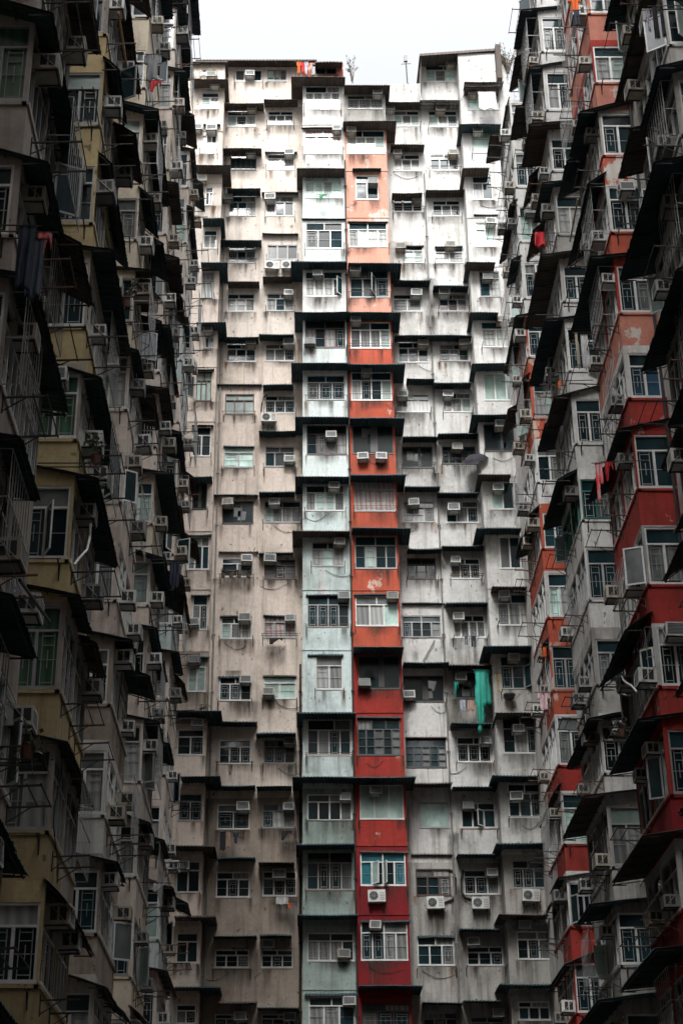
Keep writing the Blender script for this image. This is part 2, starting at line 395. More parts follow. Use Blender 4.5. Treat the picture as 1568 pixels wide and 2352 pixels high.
AC_KINDS = [ac_meshes('ac_white'), ac_meshes('ac_dirty'), ac_meshes('ac_white', .62, .42, .5), ac_meshes('ac_white', .5, .36, .42), ac_meshes('ac_grey', .56, .38, .44)]
FAN = fan_meshes()
AC_N = {}
def air_con(loc, rz, label, group, kind=None, scale=1.0):
    t = empty('air_conditioner', loc, rz); tag(t, label, 'air conditioner', group)
    ms = FAN if kind == 'fan' else AC_KINDS[kind if kind is not None else R.choice([0, 0, 0, 1, 1, 2, 3, 4])]
    t.scale = (scale,) * 3; t.rotation_euler = (R.uniform(-.05, .02), R.uniform(-.035, .035), rz + R.uniform(-.05, .05))
    for nm, me in zip(('case', 'fan_grille' if kind == 'fan' else 'front_grille', 'bracket'), ms): child(nm, me, t)
    return t

# ------------------------------------------------------------------ drying racks
def rack_meshes(w, d, rails, mat):
    arm, rl = MB(), MB()
    arm.bar((0, .0, 0), (0, -d, .03), .022, mat); arm.bar((0, 0, -.28), (0, -d * .55, .015), .014, mat)
    arm.bar((0, -.005, -.32), (0, -.005, .12), .018, mat)
    for k in range(rails):
        y = -d * (1 - k * .3) + .02
        rl.bar((-w / 2 - .08, y, .035), (w / 2 + .08, y, .035), .014, mat)
    return arm.mesh('arm'), rl.mesh('rail') if rails else None
RACKS = {}
def rack(loc, rz, label, w=1.6, d=.8, rails=0, mat='iron', group='drying racks fixed under the windows'):
    key = (round(w, 1), d, rails, mat)
    if key not in RACKS: RACKS[key] = rack_meshes(*key)
    a, r_ = RACKS[key]
    t = empty('drying_rack', loc, rz); tag(t, label, 'drying rack', group)
    for s in (-1, 1):
        c = child('arm', a, t); c.location = (s * key[0] / 2, 0, 0)
    if r_: child('rail', r_, t)
    return t
exec_later = []
# ------------------------------------------------------------------ end facade, read storey by storey
COLS = {  # column: u range, stands out?, building, wall paint
    'A': (-8.6, -4.67, 1, 'beige'), 'B': (-4.67, -2.25, 0, 'beige'), 'C': (-2.25, 0.0, 0, 'beige'), 'D': (0.0, 2.43, 1, 'mint'),
    'E': (2.43, 4.89, 1, 'orange'), 'F': (4.89, 7.12, 0, 'white'), 'G': (7.12, 9.35, 0, 'white'), 'H': (9.35, 12.3, 1, 'white')}
COLNAME = {'A': 'leftmost beige bay column', 'B': 'left flat beige column', 'C': 'beige column beside mint bays', 'D': 'mint bay column',
           'E': 'orange-red bay column', 'F': 'white column beside red bays', 'G': 'outer flat white column', 'H': 'rightmost white bay column'}
# sheet | window x0 y0 x1 y1 style | a = air conditioner face | w = awning front edge xL xR y [depth] | c = outdoor condenser | r = rack with rails
DATA = {
'A': ['1; v 240 395 370 445 x; a 285 405 360 460', '1; v 235 600 395 745 nl; a 315 490 400 540; w 150 475 478', '1; v 235 985 375 1145 xm; a 285 895 370 940; a 150 885 250 930; w 250 405 878 .3',
      '1; v 270 1450 345 1610 ed; a 205 1345 275 1390; w 190 495 1245', '3; v 250 265 380 430 nl; w 245 440 152', '3; v 235 645 355 880 nl; w 230 465 550', '3; v 265 1190 350 1325 ed; a 250 1125 340 1180; w 190 455 1088',
      '5; v 185 -30 330 230 bf; w 200 350 -60 .3', '5; v 150 460 325 725 nd; w 150 345 445 .3', '5; v 150 960 290 1200 d; w 150 330 905', '7; v 110 -10 325 285 sd; w 100 330 -30 .25', '7; v 150 515 305 825 nm; a 120 725 210 785; w 140 320 510 .25',
      '7; v 110 1070 300 1380 nf; a 130 1060 210 1115; w 110 310 1065 .25', '9; v 120 350 350 565 nd; a 230 255 345 330; w 0 490 195', '9; v 130 890 350 1115 nd; w 150 480 742', '11; v 110 200 330 460 nd; a 130 200 220 270; w 50 440 70',
      '11; v 110 800 325 1050 nd; w 95 440 655', '11; v 110 1400 300 1560 nd; w 70 480 1250'],
'B': ['1; v 540 395 780 500 x; a 630 400 710 450', '1; v 465 765 725 905 sm; a 645 700 730 755; w 430 795 690', '1; v 495 1155 730 1295 kd; a 640 1110 720 1155; w 420 775 1098', '3; v 480 -40 725 140 sm; a 435 -60 515 -8; w 465 765 -112',
      '3; v 475 410 720 560 sm; w 405 775 352; r', '3; v 465 835 715 995 sm; w 470 755 722', '3; v 460 1285 725 1445 sm; a 637 1240 723 1295; w 440 750 1220', '5; v 445 170 710 350 bf; w 375 780 75 .25; r',
      '5; v 435 640 705 825 ni; w 430 712 634 .12', '5; v 420 1130 705 1330 d; a 430 1105 515 1165; w 345 745 1068 .4', '7; v 415 185 700 350 nd; a 600 155 685 215; w 390 750 122 .2; r', '7; v 410 715 690 905 sl; a 585 685 665 740; w 400 690 705 .14',
      '7; v 395 1250 685 1460 sd; a 590 1235 670 1300; w 385 685 1247 .12', '9; v 470 440 740 635 sd; w 490 790 282 .9; r', '9; v 455 980 730 1185 nd; a 628 965 720 1030; w 490 775 818 .8', '11; v 445 290 730 500 sd; w 455 775 168 .8',
      '11; v 435 940 725 1090 sd; a 585 860 680 920; w 420 785 822 .8; r', '11; v 435 1480 725 1600 sd; a 605 1460 700 1540; w 460 785 1375 .6'],
'C': ['1; v 805 395 1000 500 xl', '1; v 830 765 1060 890 sd; w 795 1100 655', '1; v 825 1150 1070 1295 nl; a 985 1112 1060 1155; w 805 1095 1125 .3', '3; v 815 -40 1065 140 sd; a 815 -55 890 -10; w 775 1105 -78 .4',
      '3; v 825 400 1100 530 xd; c 825 535 910 605; c 975 535 1060 600; w 780 1105 290 .3', '3; v 820 835 1065 990 sm; a 970 795 1060 850; w 785 1045 680', '3; v 805 1285 1070 1440 sm; a 975 1240 1065 1295; w 750 1065 1195',
      '5; v 805 180 1075 340 sm; c 765 330 915 400; w 785 1060 80', '5; v 805 640 1070 820 sd; a 985 715 1065 780; w 750 1080 495', '5; v 795 1130 1125 1320 ql; a 845 1105 935 1165; w 750 1075 1040', '7; v 800 200 1080 370 sd; a 805 150 895 215; w 750 1060 132 .5',
      '7; v 795 700 1080 900 sr; a 990 682 1075 745; w 790 1085 697 .1; r', '7; v 790 1245 1085 1445 ni; a 790 1345 885 1420; w 785 1090 1240 .1', '9; v 845 440 1110 635 sd; a 1015 415 1105 480; w 780 1115 378', '9; v 835 975 1105 1175 sm; a 1005 960 1095 1025; w 785 1080 825 .8',
      '11; v 835 285 1120 490 sd; a 935 270 1020 340; w 800 1100 208 .5', '11; v 825 940 1090 1090 sd; a 835 860 930 925; w 810 1080 815 .8', '11; v 825 1480 1110 1600 sd; a 1020 1465 1110 1535; w 790 1140 1425 .5'],
'D': ['1; v 1225 345 1445 440 d', '1; v 1165 540 1475 750 ql; w 1040 1525 455', '1; v 1160 925 1490 1150 sp; a 1415 885 1490 935; w 1130 1500 910 .2', '1; v 1165 1340 1490 1545 qi; w 1090 1520 1275', '3; v 1170 200 1500 430 sd; w 1130 1530 158 .15',
      '3; v 1165 635 1500 860 ql; a 1237 622 1325 680; w 1035 1545 540', '3; v 1165 1075 1525 1320 qm; a 1165 1230 1250 1285; w 1070 1560 995', '5; v 1180 0 1520 220 sd; w 1040 1575 -115; r', '5; v 1180 450 1535 710 qm; a 1360 500 1440 560; w 1075 1560 370',
      '5; v 1170 985 1515 1215 ql; a 1380 955 1468 1018; w 1075 1560 905', '7; v 1225 40 1510 255 sl; a 1425 0 1515 65; w 1050 1568 -65', '7; v 1185 520 1560 800 qd; a 1470 490 1550 545; w 1170 1565 515 .12; r', '7; v 1260 1060 1500 1360 nm; w 1185 1510 1050 .12',
      '9; v 1210 270 1600 565 qd; w 1120 1620 205; r', '9; v 1210 895 1600 1110 qd; a 1485 880 1575 945; w 1085 1620 748; r', '11; v 1205 120 1600 440 qd; w 1115 1610 52 ; r', '12; v 50 405 380 600 qm; a 262 520 345 580; w -20 405 275', '12; v 60 850 390 1070 sm; a 305 850 385 910; w 30 400 830 .2'],
'E': ['', '2; v 175 545 450 655 sl; a 375 495 450 545; w 150 510 462', '2; v 170 820 475 1005 ql; a 170 793 245 838; w 140 560 745', '2; v 240 1175 415 1365 nm; a 340 1190 413 1240; w 215 440 1115 .4', '4; v 185 170 485 365 ql; w 175 495 163 .1',
      '4; v 195 550 495 760 sd; a 195 510 272 565; w 180 600 487; r', '4; v 200 955 515 1160 qm; a 203 907 277 958; w 180 595 875; r', '4; v 205 1345 530 1568 qm; a 283 1312 360 1365; w 180 630 1278; r', '6; v 215 195 535 420 d; a 258 408 338 465; a 397 408 480 462; w 195 625 135',
      '6; v 230 630 555 870 qr; w 200 635 578; r', '6; v 235 1065 570 1320 qm; w 210 675 997', '6; v 240 1535 580 1770 sl; a 490 1505 570 1555; w 225 590 1522 .12', '8; v 155 600 465 840 d; a 157 762 240 822; w 118 488 527', '8; v 150 1060 460 1330 kd; w 140 470 1048 .12',
      '10; v 165 255 495 510 xi; a 240 268 318 322; w -10 580 195', '10; v 170 755 520 1000 qt; w 165 525 750 .1', '12; v 425 325 765 595 qm; a 480 310 575 380; c 470 105 600 185; w 420 770 322 .15', '12; v 430 900 780 1080 sd; w 410 860 772'],
'F': ['', '2; v 540 665 735 790 sl; a 478 625 537 660; w 475 745 595', '2; v 535 1010 740 1140 sm; a 535 968 603 1015; w 515 780 930', '2; v 535 1360 760 1460 xd; a 685 1328 755 1370; w 525 765 1310; r', '4; v 620 355 765 490 nl; a 557 330 628 378; w 620 775 350 .1',
      '4; v 535 735 750 870 nm; a 680 700 750 745; w 540 825 620', '4; v 575 1110 805 1270 sm; a 728 1093 803 1143; w 545 805 1055', '4; v 555 1520 815 1660 sl; a 575 1492 640 1545; w 640 860 1395', '6; v 605 365 840 530 d; w 610 885 282; r', '6; v 615 795 855 955 sl; a 660 768 735 822; w 625 905 672',
      '6; v 645 1240 865 1400 sm; w 645 915 1160', '8; v 478 300 760 460 qd; w 475 795 205 .2; r', '8; v 490 745 790 935 d; a 490 855 570 908; w 485 825 640', '8; v 505 1205 800 1420 kd; w 500 805 1198 .12', '10; v 605 385 825 575 ff; w 560 850 240', '10; v 580 880 830 1075 sd; c 665 1085 785 1160; w 540 860 772 .15',
      '12; v 820 435 1070 630 sm; w 815 1075 430 .12', '12; v 860 960 1110 1100 sd; w 855 1140 890 .6'],
'G': ['2; v 790 310 1090 440 sl; a 950 270 1020 310', '2; v 810 665 1060 795 sm; a 870 630 935 675; w 740 1085 582', '2; v 825 1010 1040 1135 sw; a 975 972 1030 1015; r', '2; v 845 1370 1055 1495 sm; w 790 1110 1285', '4; v 865 370 1080 490 nl; a 950 320 1015 365; w 860 1080 355 .2',
      '4; v 895 735 1105 870 sd; a 897 690 972 740; w 850 1125 665; r', '4; v 900 1130 1120 1260 sm; a 1055 1090 1130 1135; w 805 1150 1055', '4; v 925 1510 1140 1660 sm; a 925 1490 1000 1545; w 850 1150 1425', '6; v 920 365 1190 500 kd; a 997 335 1072 388; w 885 1230 258; r', '6; v 950 790 1195 960 sm; a 970 813 1050 868; w 885 1205 720',
      '6; v 985 1240 1210 1400 sd; a 985 1222 1060 1270; w 915 1250 1140; r', '8; v 855 295 1140 460 ql; a 857 278 933 330; w 800 1130 200', '8; v 870 725 1130 910 d; a 875 725 950 780; w 820 1190 660 .8', '8; v 885 1195 1125 1380 sd; a 1050 1195 1128 1245; w 840 1145 1090', '10; v 915 390 1205 575 sd; a 922 378 1000 435; w 850 1180 270 .5; r',
      '10; v 935 885 1190 1065 sd; a 1100 870 1180 930; c 1000 1085 1115 1168; w 885 1180 768', '12; v 1165 500 1410 630 sd; a 1175 440 1245 495; w 1115 1410 375 .9', '12; v 1190 990 1420 1120 sd; a 1335 930 1430 995; w 1140 1400 875 .9'],
'H': ['', '2; v 1120 485 1360 660 nl; a 1125 495 1197 545; w 1095 1370 470', '2; v 1155 840 1310 1000 oi; a 1160 795 1233 840; w 1050 1380 770', '2; v 1160 1180 1305 1365 nm; w 1075 1290 1112', '4; v 1185 170 1320 360 ni; a 1270 140 1325 180; w 1165 1360 105 .15', '4; v 1215 555 1365 755 nm; a 1237 570 1312 617; w 1105 1335 480',
      '4; v 1230 950 1450 1150 nl; a 1350 905 1425 955; w 1135 1360 875', '4; v 1250 1355 1500 1568 xi; w 1150 1420 1275', '6; v 1250 190 1480 400 d; a 1345 160 1413 213; w 1150 1440 107; r', '6; v 1305 640 1568 855 xm; a 1317 655 1395 710; w 1200 1460 577', '6; v 1375 1070 1600 1320 xm; w 1185 1540 1000', '8; v 1185 140 1420 370 sm; a 1193 115 1270 168; w 1140 1440 80',
      '8; v 1210 600 1450 840 sd; a 1260 577 1340 632; w 1075 1440 520', '8; v 1225 1060 1480 1315 sm; a 1293 1105 1372 1160; w 1170 1480 1015', '10; v 1265 250 1500 495 sd; a 1277 310 1355 367; w 1140 1520 185; r', '10; v 1295 815 1520 1020 sd; c 1365 1030 1490 1110; w 1170 1540 685', '10; v 1330 1340 1560 1545 sd; a 1340 1260 1423 1322; w 1190 1560 1212', '34; v 330 1900 560 2040 sd; w 185 700 1765']}
ROOFZ = {'A': SY(1, 160, 340, YB - BAY).z, 'B': SY(1, 500, 335, YB).z, 'C': SY(1, 900, 335, YB).z, 'D': SY(1, 1300, 335, YB - BAY).z,
         'E': SY(2, 300, 480, YB - BAY).z, 'F': SY(2, 600, 455, YB).z, 'G': SY(2, 900, 240, YB).z, 'H': SY(2, 1200, 215, YB - BAY).z}
beige_block = building('apartment_building', (-2.0, YB + 4, 0), 'beige tenement block with mint bays on the left half of the end wall')
white_block = building('apartment_building', (6.5, YB + 4, 0), 'white tenement block with orange and red bays on the right half of the end wall')
def paint_for(c, i):  # darker copies low down put the courtyard's light falloff into the paint
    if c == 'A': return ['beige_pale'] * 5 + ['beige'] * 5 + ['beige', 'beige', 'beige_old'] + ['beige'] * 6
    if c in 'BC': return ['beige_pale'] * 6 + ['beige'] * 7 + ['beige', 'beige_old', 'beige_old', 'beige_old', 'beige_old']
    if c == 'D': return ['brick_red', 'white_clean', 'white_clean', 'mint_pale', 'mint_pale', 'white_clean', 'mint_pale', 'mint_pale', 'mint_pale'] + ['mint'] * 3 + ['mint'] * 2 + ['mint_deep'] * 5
    if c == 'E': return ['cement', 'cement', 'peach', 'peach', 'peach', 'peach', 'orange', 'orange', 'orange', 'orange', 'orange', 'orange', 'red', 'red', 'red', 'red_deep', 'red_deep', 'red_deep', 'red_deep']  # peach above to deep red below: largely light falloff put into the paint
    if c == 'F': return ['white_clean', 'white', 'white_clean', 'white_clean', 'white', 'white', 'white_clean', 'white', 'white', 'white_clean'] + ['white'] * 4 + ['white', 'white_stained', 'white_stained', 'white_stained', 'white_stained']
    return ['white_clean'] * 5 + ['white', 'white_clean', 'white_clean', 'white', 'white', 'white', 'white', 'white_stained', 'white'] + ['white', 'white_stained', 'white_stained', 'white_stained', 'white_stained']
def stain(blk, u, o, ztop, w, h, kind='stain'):
    me = bpy.data.meshes.new('water_stain')
    d = R.uniform(.004, .014); b = blk['base']; q = [FB(u - w / 2, o + d, ztop - h), FB(u + w / 2, o + d, ztop - h), FB(u + w / 2, o + d, ztop), FB(u - w / 2, o + d, ztop)]
    me.from_pydata([(x - b[0], y - b[1], z - b[2]) for x, y, z in q], [], [(0, 1, 2, 3)])
    uv = me.uv_layers.new(name='UVMap')
    for i, c_ in enumerate(((0, 0), (1, 0), (1, 1), (0, 1))): uv.data[i].uv = c_
    me.materials.append(MATS[kind]); child('water_stain', me, blk)
for nm_, cl_ in (('stain', (.05, .04, .033)), ('rust', (.20, .095, .04))):
    m, nt, bs = nodes_of(nm_)
    tc = nt.nodes.new('ShaderNodeTexCoord'); sx = nt.nodes.new('ShaderNodeSeparateXYZ'); lk(nt, tc.outputs['UV'], sx.inputs[0])
    def mth(op, a, b=None):
        n_ = nt.nodes.new('ShaderNodeMath'); n_.operation = op; n_.use_clamp = op == 'MULTIPLY'
        for i, v in enumerate((a, b)):
            if v is None: continue
            if isinstance(v, (int, float)): n_.inputs[i].default_value = v
            else: lk(nt, v, n_.inputs[i])
        return n_.outputs[0]
    ex = mth('MULTIPLY', mth('MULTIPLY', sx.outputs[0], mth('SUBTRACT', 1.0, sx.outputs[0])), 4.0)
    ey = mth('POWER', sx.outputs[1], .8)
    tp = mth('MULTIPLY', mth('SUBTRACT', 1.0, sx.outputs[1]), 8.0)
    al = mth('MULTIPLY', mth('MULTIPLY', mth('MULTIPLY', ex, ey), tp), ramp(nt, noise_at(nt, (5, 5, .5), 5, .65), .3, .7, .1, .95))
    bs.inputs['Base Color'].default_value = (*cl_, 1); bs.inputs['Roughness'].default_value = .9
    lk(nt, al, bs.inputs['Alpha'])
for c, rows in DATA.items():
    u0, u1, bay, _ = COLS[c]
    o = BAY if bay else 0.0
    blk = beige_block if c in 'ABCD' else white_block
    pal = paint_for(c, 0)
    Yw = YB - o
    cells = []
    for i, row in enumerate(rows):
        if not row: continue
        toks = [t.split() for t in row.split(';')]
        k = int(toks[0][0]); cell = {'i': i, 'k': k, 'a': [], 'c': [], 'w': None, 'r': False}
        for t in toks[1:]:
            if t[0] == 'v':
                x0, y0, x1, y1 = map(float, t[1:5]); p, q = SY(k, x0, y1, Yw), SY(k, x1, y0, Yw)
                a, b = max(p.x, u0 + .1), min(q.x, u1 - .1)
                cell['v'] = (a, b, p.z, q.z); cell['st'] = t[5]
            elif t[0] in 'ac':
                x0, y0, x1, y1 = map(float, t[1:5])
                cell[t[0]].append(SY(k, (x0 + x1) / 2, (y0 + y1) / 2, Yw - .42))
            elif t[0] == 'w':
                a_, b_, c_ = map(float, t[1:4])
                xl, xr, y = (a_, b_, c_) if c_ != max(a_, b_, c_) or True else None
                if t[3] and abs(b_ - a_) and False: pass
                cell['w'] = (a_, b_, c_, float(t[4]) if len(t) > 4 else (.9 if bay else .85))
            elif t[0] == 'r': cell['r'] = True
        cells.append(cell)
    top = ROOFZ[c]
    wall = MB() if not bay else None
    for j, cell in enumerate(cells):
        i, k = cell['i'], cell['k']
        a, b, z0, z1 = cell['v']
        # awning front edge fixes where this storey ends
        w = cell['w']
        zhi = z1 + .3
        if w:
            xa, xb, y, p = w
            if y < xb and y > xa and k == 1 and False: pass
        if j + 1 < len(cells):
            zlo = cells[j + 1]['v'][3] + .3
        else: zlo = 0.0
        zt = top if j == 0 else zhi
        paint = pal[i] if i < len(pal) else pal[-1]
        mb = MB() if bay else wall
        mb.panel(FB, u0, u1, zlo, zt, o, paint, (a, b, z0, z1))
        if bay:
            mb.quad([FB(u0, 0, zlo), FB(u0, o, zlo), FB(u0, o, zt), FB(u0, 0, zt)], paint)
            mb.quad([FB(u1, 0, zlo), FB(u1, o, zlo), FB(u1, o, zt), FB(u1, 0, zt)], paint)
            if j == 0: mb.quad([FB(u0, 0, zt), FB(u1, 0, zt), FB(u1, o, zt), FB(u0, o, zt)], 'roof_felt')
            # moulded lip under the apron
            mb.box(FB, u0 - .02, u1 + .02, o - .2, o + .035, zlo - .03, zlo + .06, paint)
            mb.build('bay', blk)
        window(FB, a, b, z0, z1, o, cell['st'], blk, frame=R.choice(['frame_white'] * 7 + ['frame_grey'] * 3 + ['frame_brown']))
        for su in (a - .03, b + .03, R.uniform(a, b)):
            if R.random() < .55: stain(blk, su, o, z0 - .02, R.uniform(.12, .4), R.uniform(.5, 1.25), 'rust' if R.random() < .35 else 'stain')
        if R.random() < .6: stain(blk, (a + b) / 2 + R.uniform(-.3, .3), o, z0 - .03, R.uniform(1.2, 2.2), R.uniform(.4, .9))
        if w:
            xa, xb, y, p = w
            of = o + p
            P, Q = SY(k, xa, y, YB - of), SY(k, xb, y, YB - of)
            ua, ub = (P.x, Q.x)
            if len(w) and p > .35 and i >= 12: p = max(p, 1.15 if bay else 1.05); of = o + p; P, Q = SY(k, xa, y, YB - of), SY(k, xb, y, YB - of); ua, ub = P.x, Q.x
            if p > .35:
                oi = 0.0
                drop = .04 if bay else .08
            else: oi = o; drop = .05
            zf = P.z
            mt = 'sheet_brown' if (i < 4 and R.random() < .7) or R.random() < .2 else 'sheet'
            if c == 'G' and i == 1: mt = 'sheet_pale'
            awning(FB, ua, ub, oi, of, zf + drop, zf, blk, mt, curl=R.uniform(.03, .08))
        pos = nth(i)
        n_ac = len(cell['a'])
        for q, pt in enumerate(cell['a']):
            side = '' if n_ac == 1 else (' nearer the left,' if pt.x == min(v.x for v in cell['a']) else ' nearer the right,')
            if R.random() < .6: stain(blk, pt.x + R.uniform(-.05, .05), o, (pt.z - .25 if pt.z < z0 + .1 else z0 - .02), R.uniform(.4, .8), R.uniform(.6, 1.2))
            air_con((pt.x, YB - o, pt.z), 0, f"boxed air conditioner,{side} {pos} storey down, {COLNAME[c]}", 'air conditioners on the end wall')
        n_c = len(cell['c'])
        for q, pt in enumerate(cell['c']):
            side = '' if n_c == 1 else (', left of a pair' if q == 0 else ', right of a pair')
            stain(blk, pt.x, o, min(pt.z - .3, z0 - .02), 1.1, 1.4)
            air_con((pt.x, YB - o, pt.z), 0, f"white fan condenser{side}, {pos} storey down, {COLNAME[c]}", 'air conditioners on the end wall', 'fan')
        if R.random() < .22:      # loose wire along the wall
            cb = MB(); x_ = R.uniform(u0 + .2, u1 - .2); sp_ = R.uniform(.8, 1.6) * R.choice([-1, 1])
            cb.tube([FB(min(max(x_ + sp_ * t / 6, u0 + .05), u1 - .05), o + .03 + .02 * math.sin(t), z0 - .25 - .03 * t - .28 * math.sin(math.pi * t / 6)) for t in range(7)], .012, 'cable_black', 4)
            cb.build('cable', blk)
        if cell['r'] or R.random() < .55:
            rails = R.choice([1, 2]) if cell['r'] else 0
            rack(((a + b) / 2, YB - o - .01, z0 - R.uniform(.12, .3)), 0, f"{'railed' if rails else 'bare two-armed'} drying rack, {pos} storey down, {COLNAME[c]}", b - a + .1, R.choice([.6, .8]), rails, R.choice(['iron', 'iron', 'rusty']), 'drying racks on the end wall')
    if not bay:
        wall.panel(FB, u0, u1, 0, 0.01, o, pal[-1])
        wall.build('wall', blk)

# bodies of the two blocks behind their fronts, roofs and parapets
def body(blk, x0, x1, y0, y1, z, mat, roof='roof_felt'):
    mb = MB(); F = lambda u, o, zz: (u, o, zz)
    mb.quad([(x0, y0, 0), (x0, y1, 0), (x0, y1, z), (x0, y0, z)], mat); mb.quad([(x1, y0, 0), (x1, y1, 0), (x1, y1, z), (x1, y0, z)], mat)
    mb.quad([(x0, y1, 0), (x1, y1, 0), (x1, y1, z), (x0, y1, z)], mat); mb.quad([(x0, y0, z), (x1, y0, z), (x1, y1, z), (x0, y1, z)], roof)
    return mb.build('wall', blk)
zA = ROOFZ['A']; zE = ROOFZ['F'] - .1
body(beige_block, -14, 2.43, YB + .02, YB + 9, zA - .02, 'beige_old')
body(white_block, 2.45, 12.3, YB + .02, YB + 9, zE - 1.2, 'pale_grey')
# corrugated roof edge over the beige block
zr = SY(1, 700, 300, YB - .8).z
za_ = SY(1, 160, 318, YB - BAY - .35).z
awning(FB, -8.6, -4.5, -.2, BAY + .35, za_ + .15, za_, beige_block, 'sheet_brown', .2, True, .1)
awning(FB, SY(1, 185, 290, YB - .8).x, SY(1, 1270, 290, YB - .8).x, -3, .8, zr + .35, zr, beige_block, 'sheet_brown', .2, True, .12)
zr2 = SY(1, 1400, 320, YB - 1.9).z
awning(FB, SY(1, 1255, 320, YB - 1.9).x, SY(1, 1500, 320, YB - 1.9).x, -2, 1.9, zr2 + .25, zr2, beige_block, 'sheet_brown', .2, True, .1)
# penthouse roof over the white block, sloping up to the right
pl, pr = SY(2, 740, 222, YB - 1.3), SY(2, 1365, 178, YB - 1.3)
mb = MB()
n = 40
for r_, (oo, dz) in enumerate(((-4, .5), (1.3, 0), (1.35, -.22))):
    for i in range(n + 1):
        t = i / n; mb.v.append((pl.x + (pr.x - pl.x) * t, YB - oo, pl.z + (pr.z - pl.z) * t + dz + .02 * (i % 2)))
for r_ in range(2):
    for i in range(n): mb.f.append((r_ * (n + 1) + i, r_ * (n + 1) + i + 1, (r_ + 1) * (n + 1) + i + 1, (r_ + 1) * (n + 1) + i)); mb.mi.append(mb.slot('sheet_brown'))
for i in range(9):
    t = (i + .3) / 9; mb.bar((pl.x + (pr.x - pl.x) * t, YB - 1.2, pl.z + (pr.z - pl.z) * t - .12), (pl.x + (pr.x - pl.x) * t, YB, pl.z + (pr.z - pl.z) * t + .05), .05, 'frame_dark')
mb.build('roof', white_block)
mb = MB()   # penthouse side wall and corner boards
mb.quad([(pl.x + .1, YB - 1.1, zE - 1), (pl.x + .1, YB + 4, zE - 1), (pl.x + .1, YB + 4, pl.z + .3), (pl.x + .1, YB - 1.1, pl.z)], 'sheet_brown')
mb.build('wall', white_block)
mb = MB(); mb.box(FB, pr.x - .3, pr.x, 0, 1.75, zE - 1, pr.z - .1, 'sheet_brown'); mb.build('corner_board', white_block)
mb = MB()   # parapet with peeling paint beside the penthouse
mb.box(FB, 4.95, 7.1, -.35, -.01, zE - 1.3, ROOFZ['F'], 'white_stained')
mb.box(FB, 2.5, 4.9, -1.2, -1.0, zE - 1.3, ROOFZ['E'] + .05, 'cement')
mb.build('parapet', white_block)
awning(FB, SY(2, 740, 590, YB - .9).x, SY(2, 1095, 580, YB - .9).x, 0, .9, SY(2, 900, 590, YB - .9).z + .1, SY(2, 900, 590, YB - .9).z, white_block, 'sheet_pale', .2)
awning(FB, SY(2, 1090, 440, YB - 2.0).x, SY(2, 1400, 440, YB - 2.0).x, 1.2, 2.0, SY(2, 1200, 440, YB - 2.0).z + .1, SY(2, 1200, 440, YB - 2).z, white_block, 'sheet_pale', .2)
# drain pipes down the end wall
def pipe(blk, u, o, z0, z1, r=.05, mat='pipe_grey'):
    mb = MB(); mb.tube([FB(u, o, z0), FB(u, o, z1)], r, mat, 6)
    z = z0 + .5
    while z < z1: mb.box(FB, u - .08, u + .08, o - .06, o + .06, z, z + .06, mat); z += 3.1
    return mb.build('drain_pipe', blk)
pipe(beige_block, -.12, .1, 0, 33, .05, 'iron'); pipe(beige_block, -4.5, .1, 0, 66, .045); pipe(white_block, 7.12, .1, 0, 64, .04, 'pipe_grey')
for k_, x_, y_, w_, h_ in ((4, 825, 600, 1.0, 2.2), (4, 820, 780, .8, 3.2), (4, 838, 900, .7, 1.6), (7, 900, 960, 1.2, 1.3), (7, 1115, 140, .9, 3.0), (7, 620, 1460, 2.0, 1.0), (12, 960, 230, 1.5, 1.7), (12, 1090, 340, .7, 4.5), (12, 1090, 60, .6, 3.0), (10, 850, 600, .7, 2.2), (9, 1060, 1280, 1.2, 1.4), (11, 1000, 520, 1.5, 1.8), (6, 860, 560, .5, 1.5), (7, 520, 1190, 1.0, .5)):
    p_ = SY(k_, x_, y_, YB)
    stain(beige_block if p_.x < 2.4 else white_block, p_.x, 0.0, p_.z, w_, h_)
pipe(white_block, 2.45, BAY + .07, 12, 64, .045, 'iron')

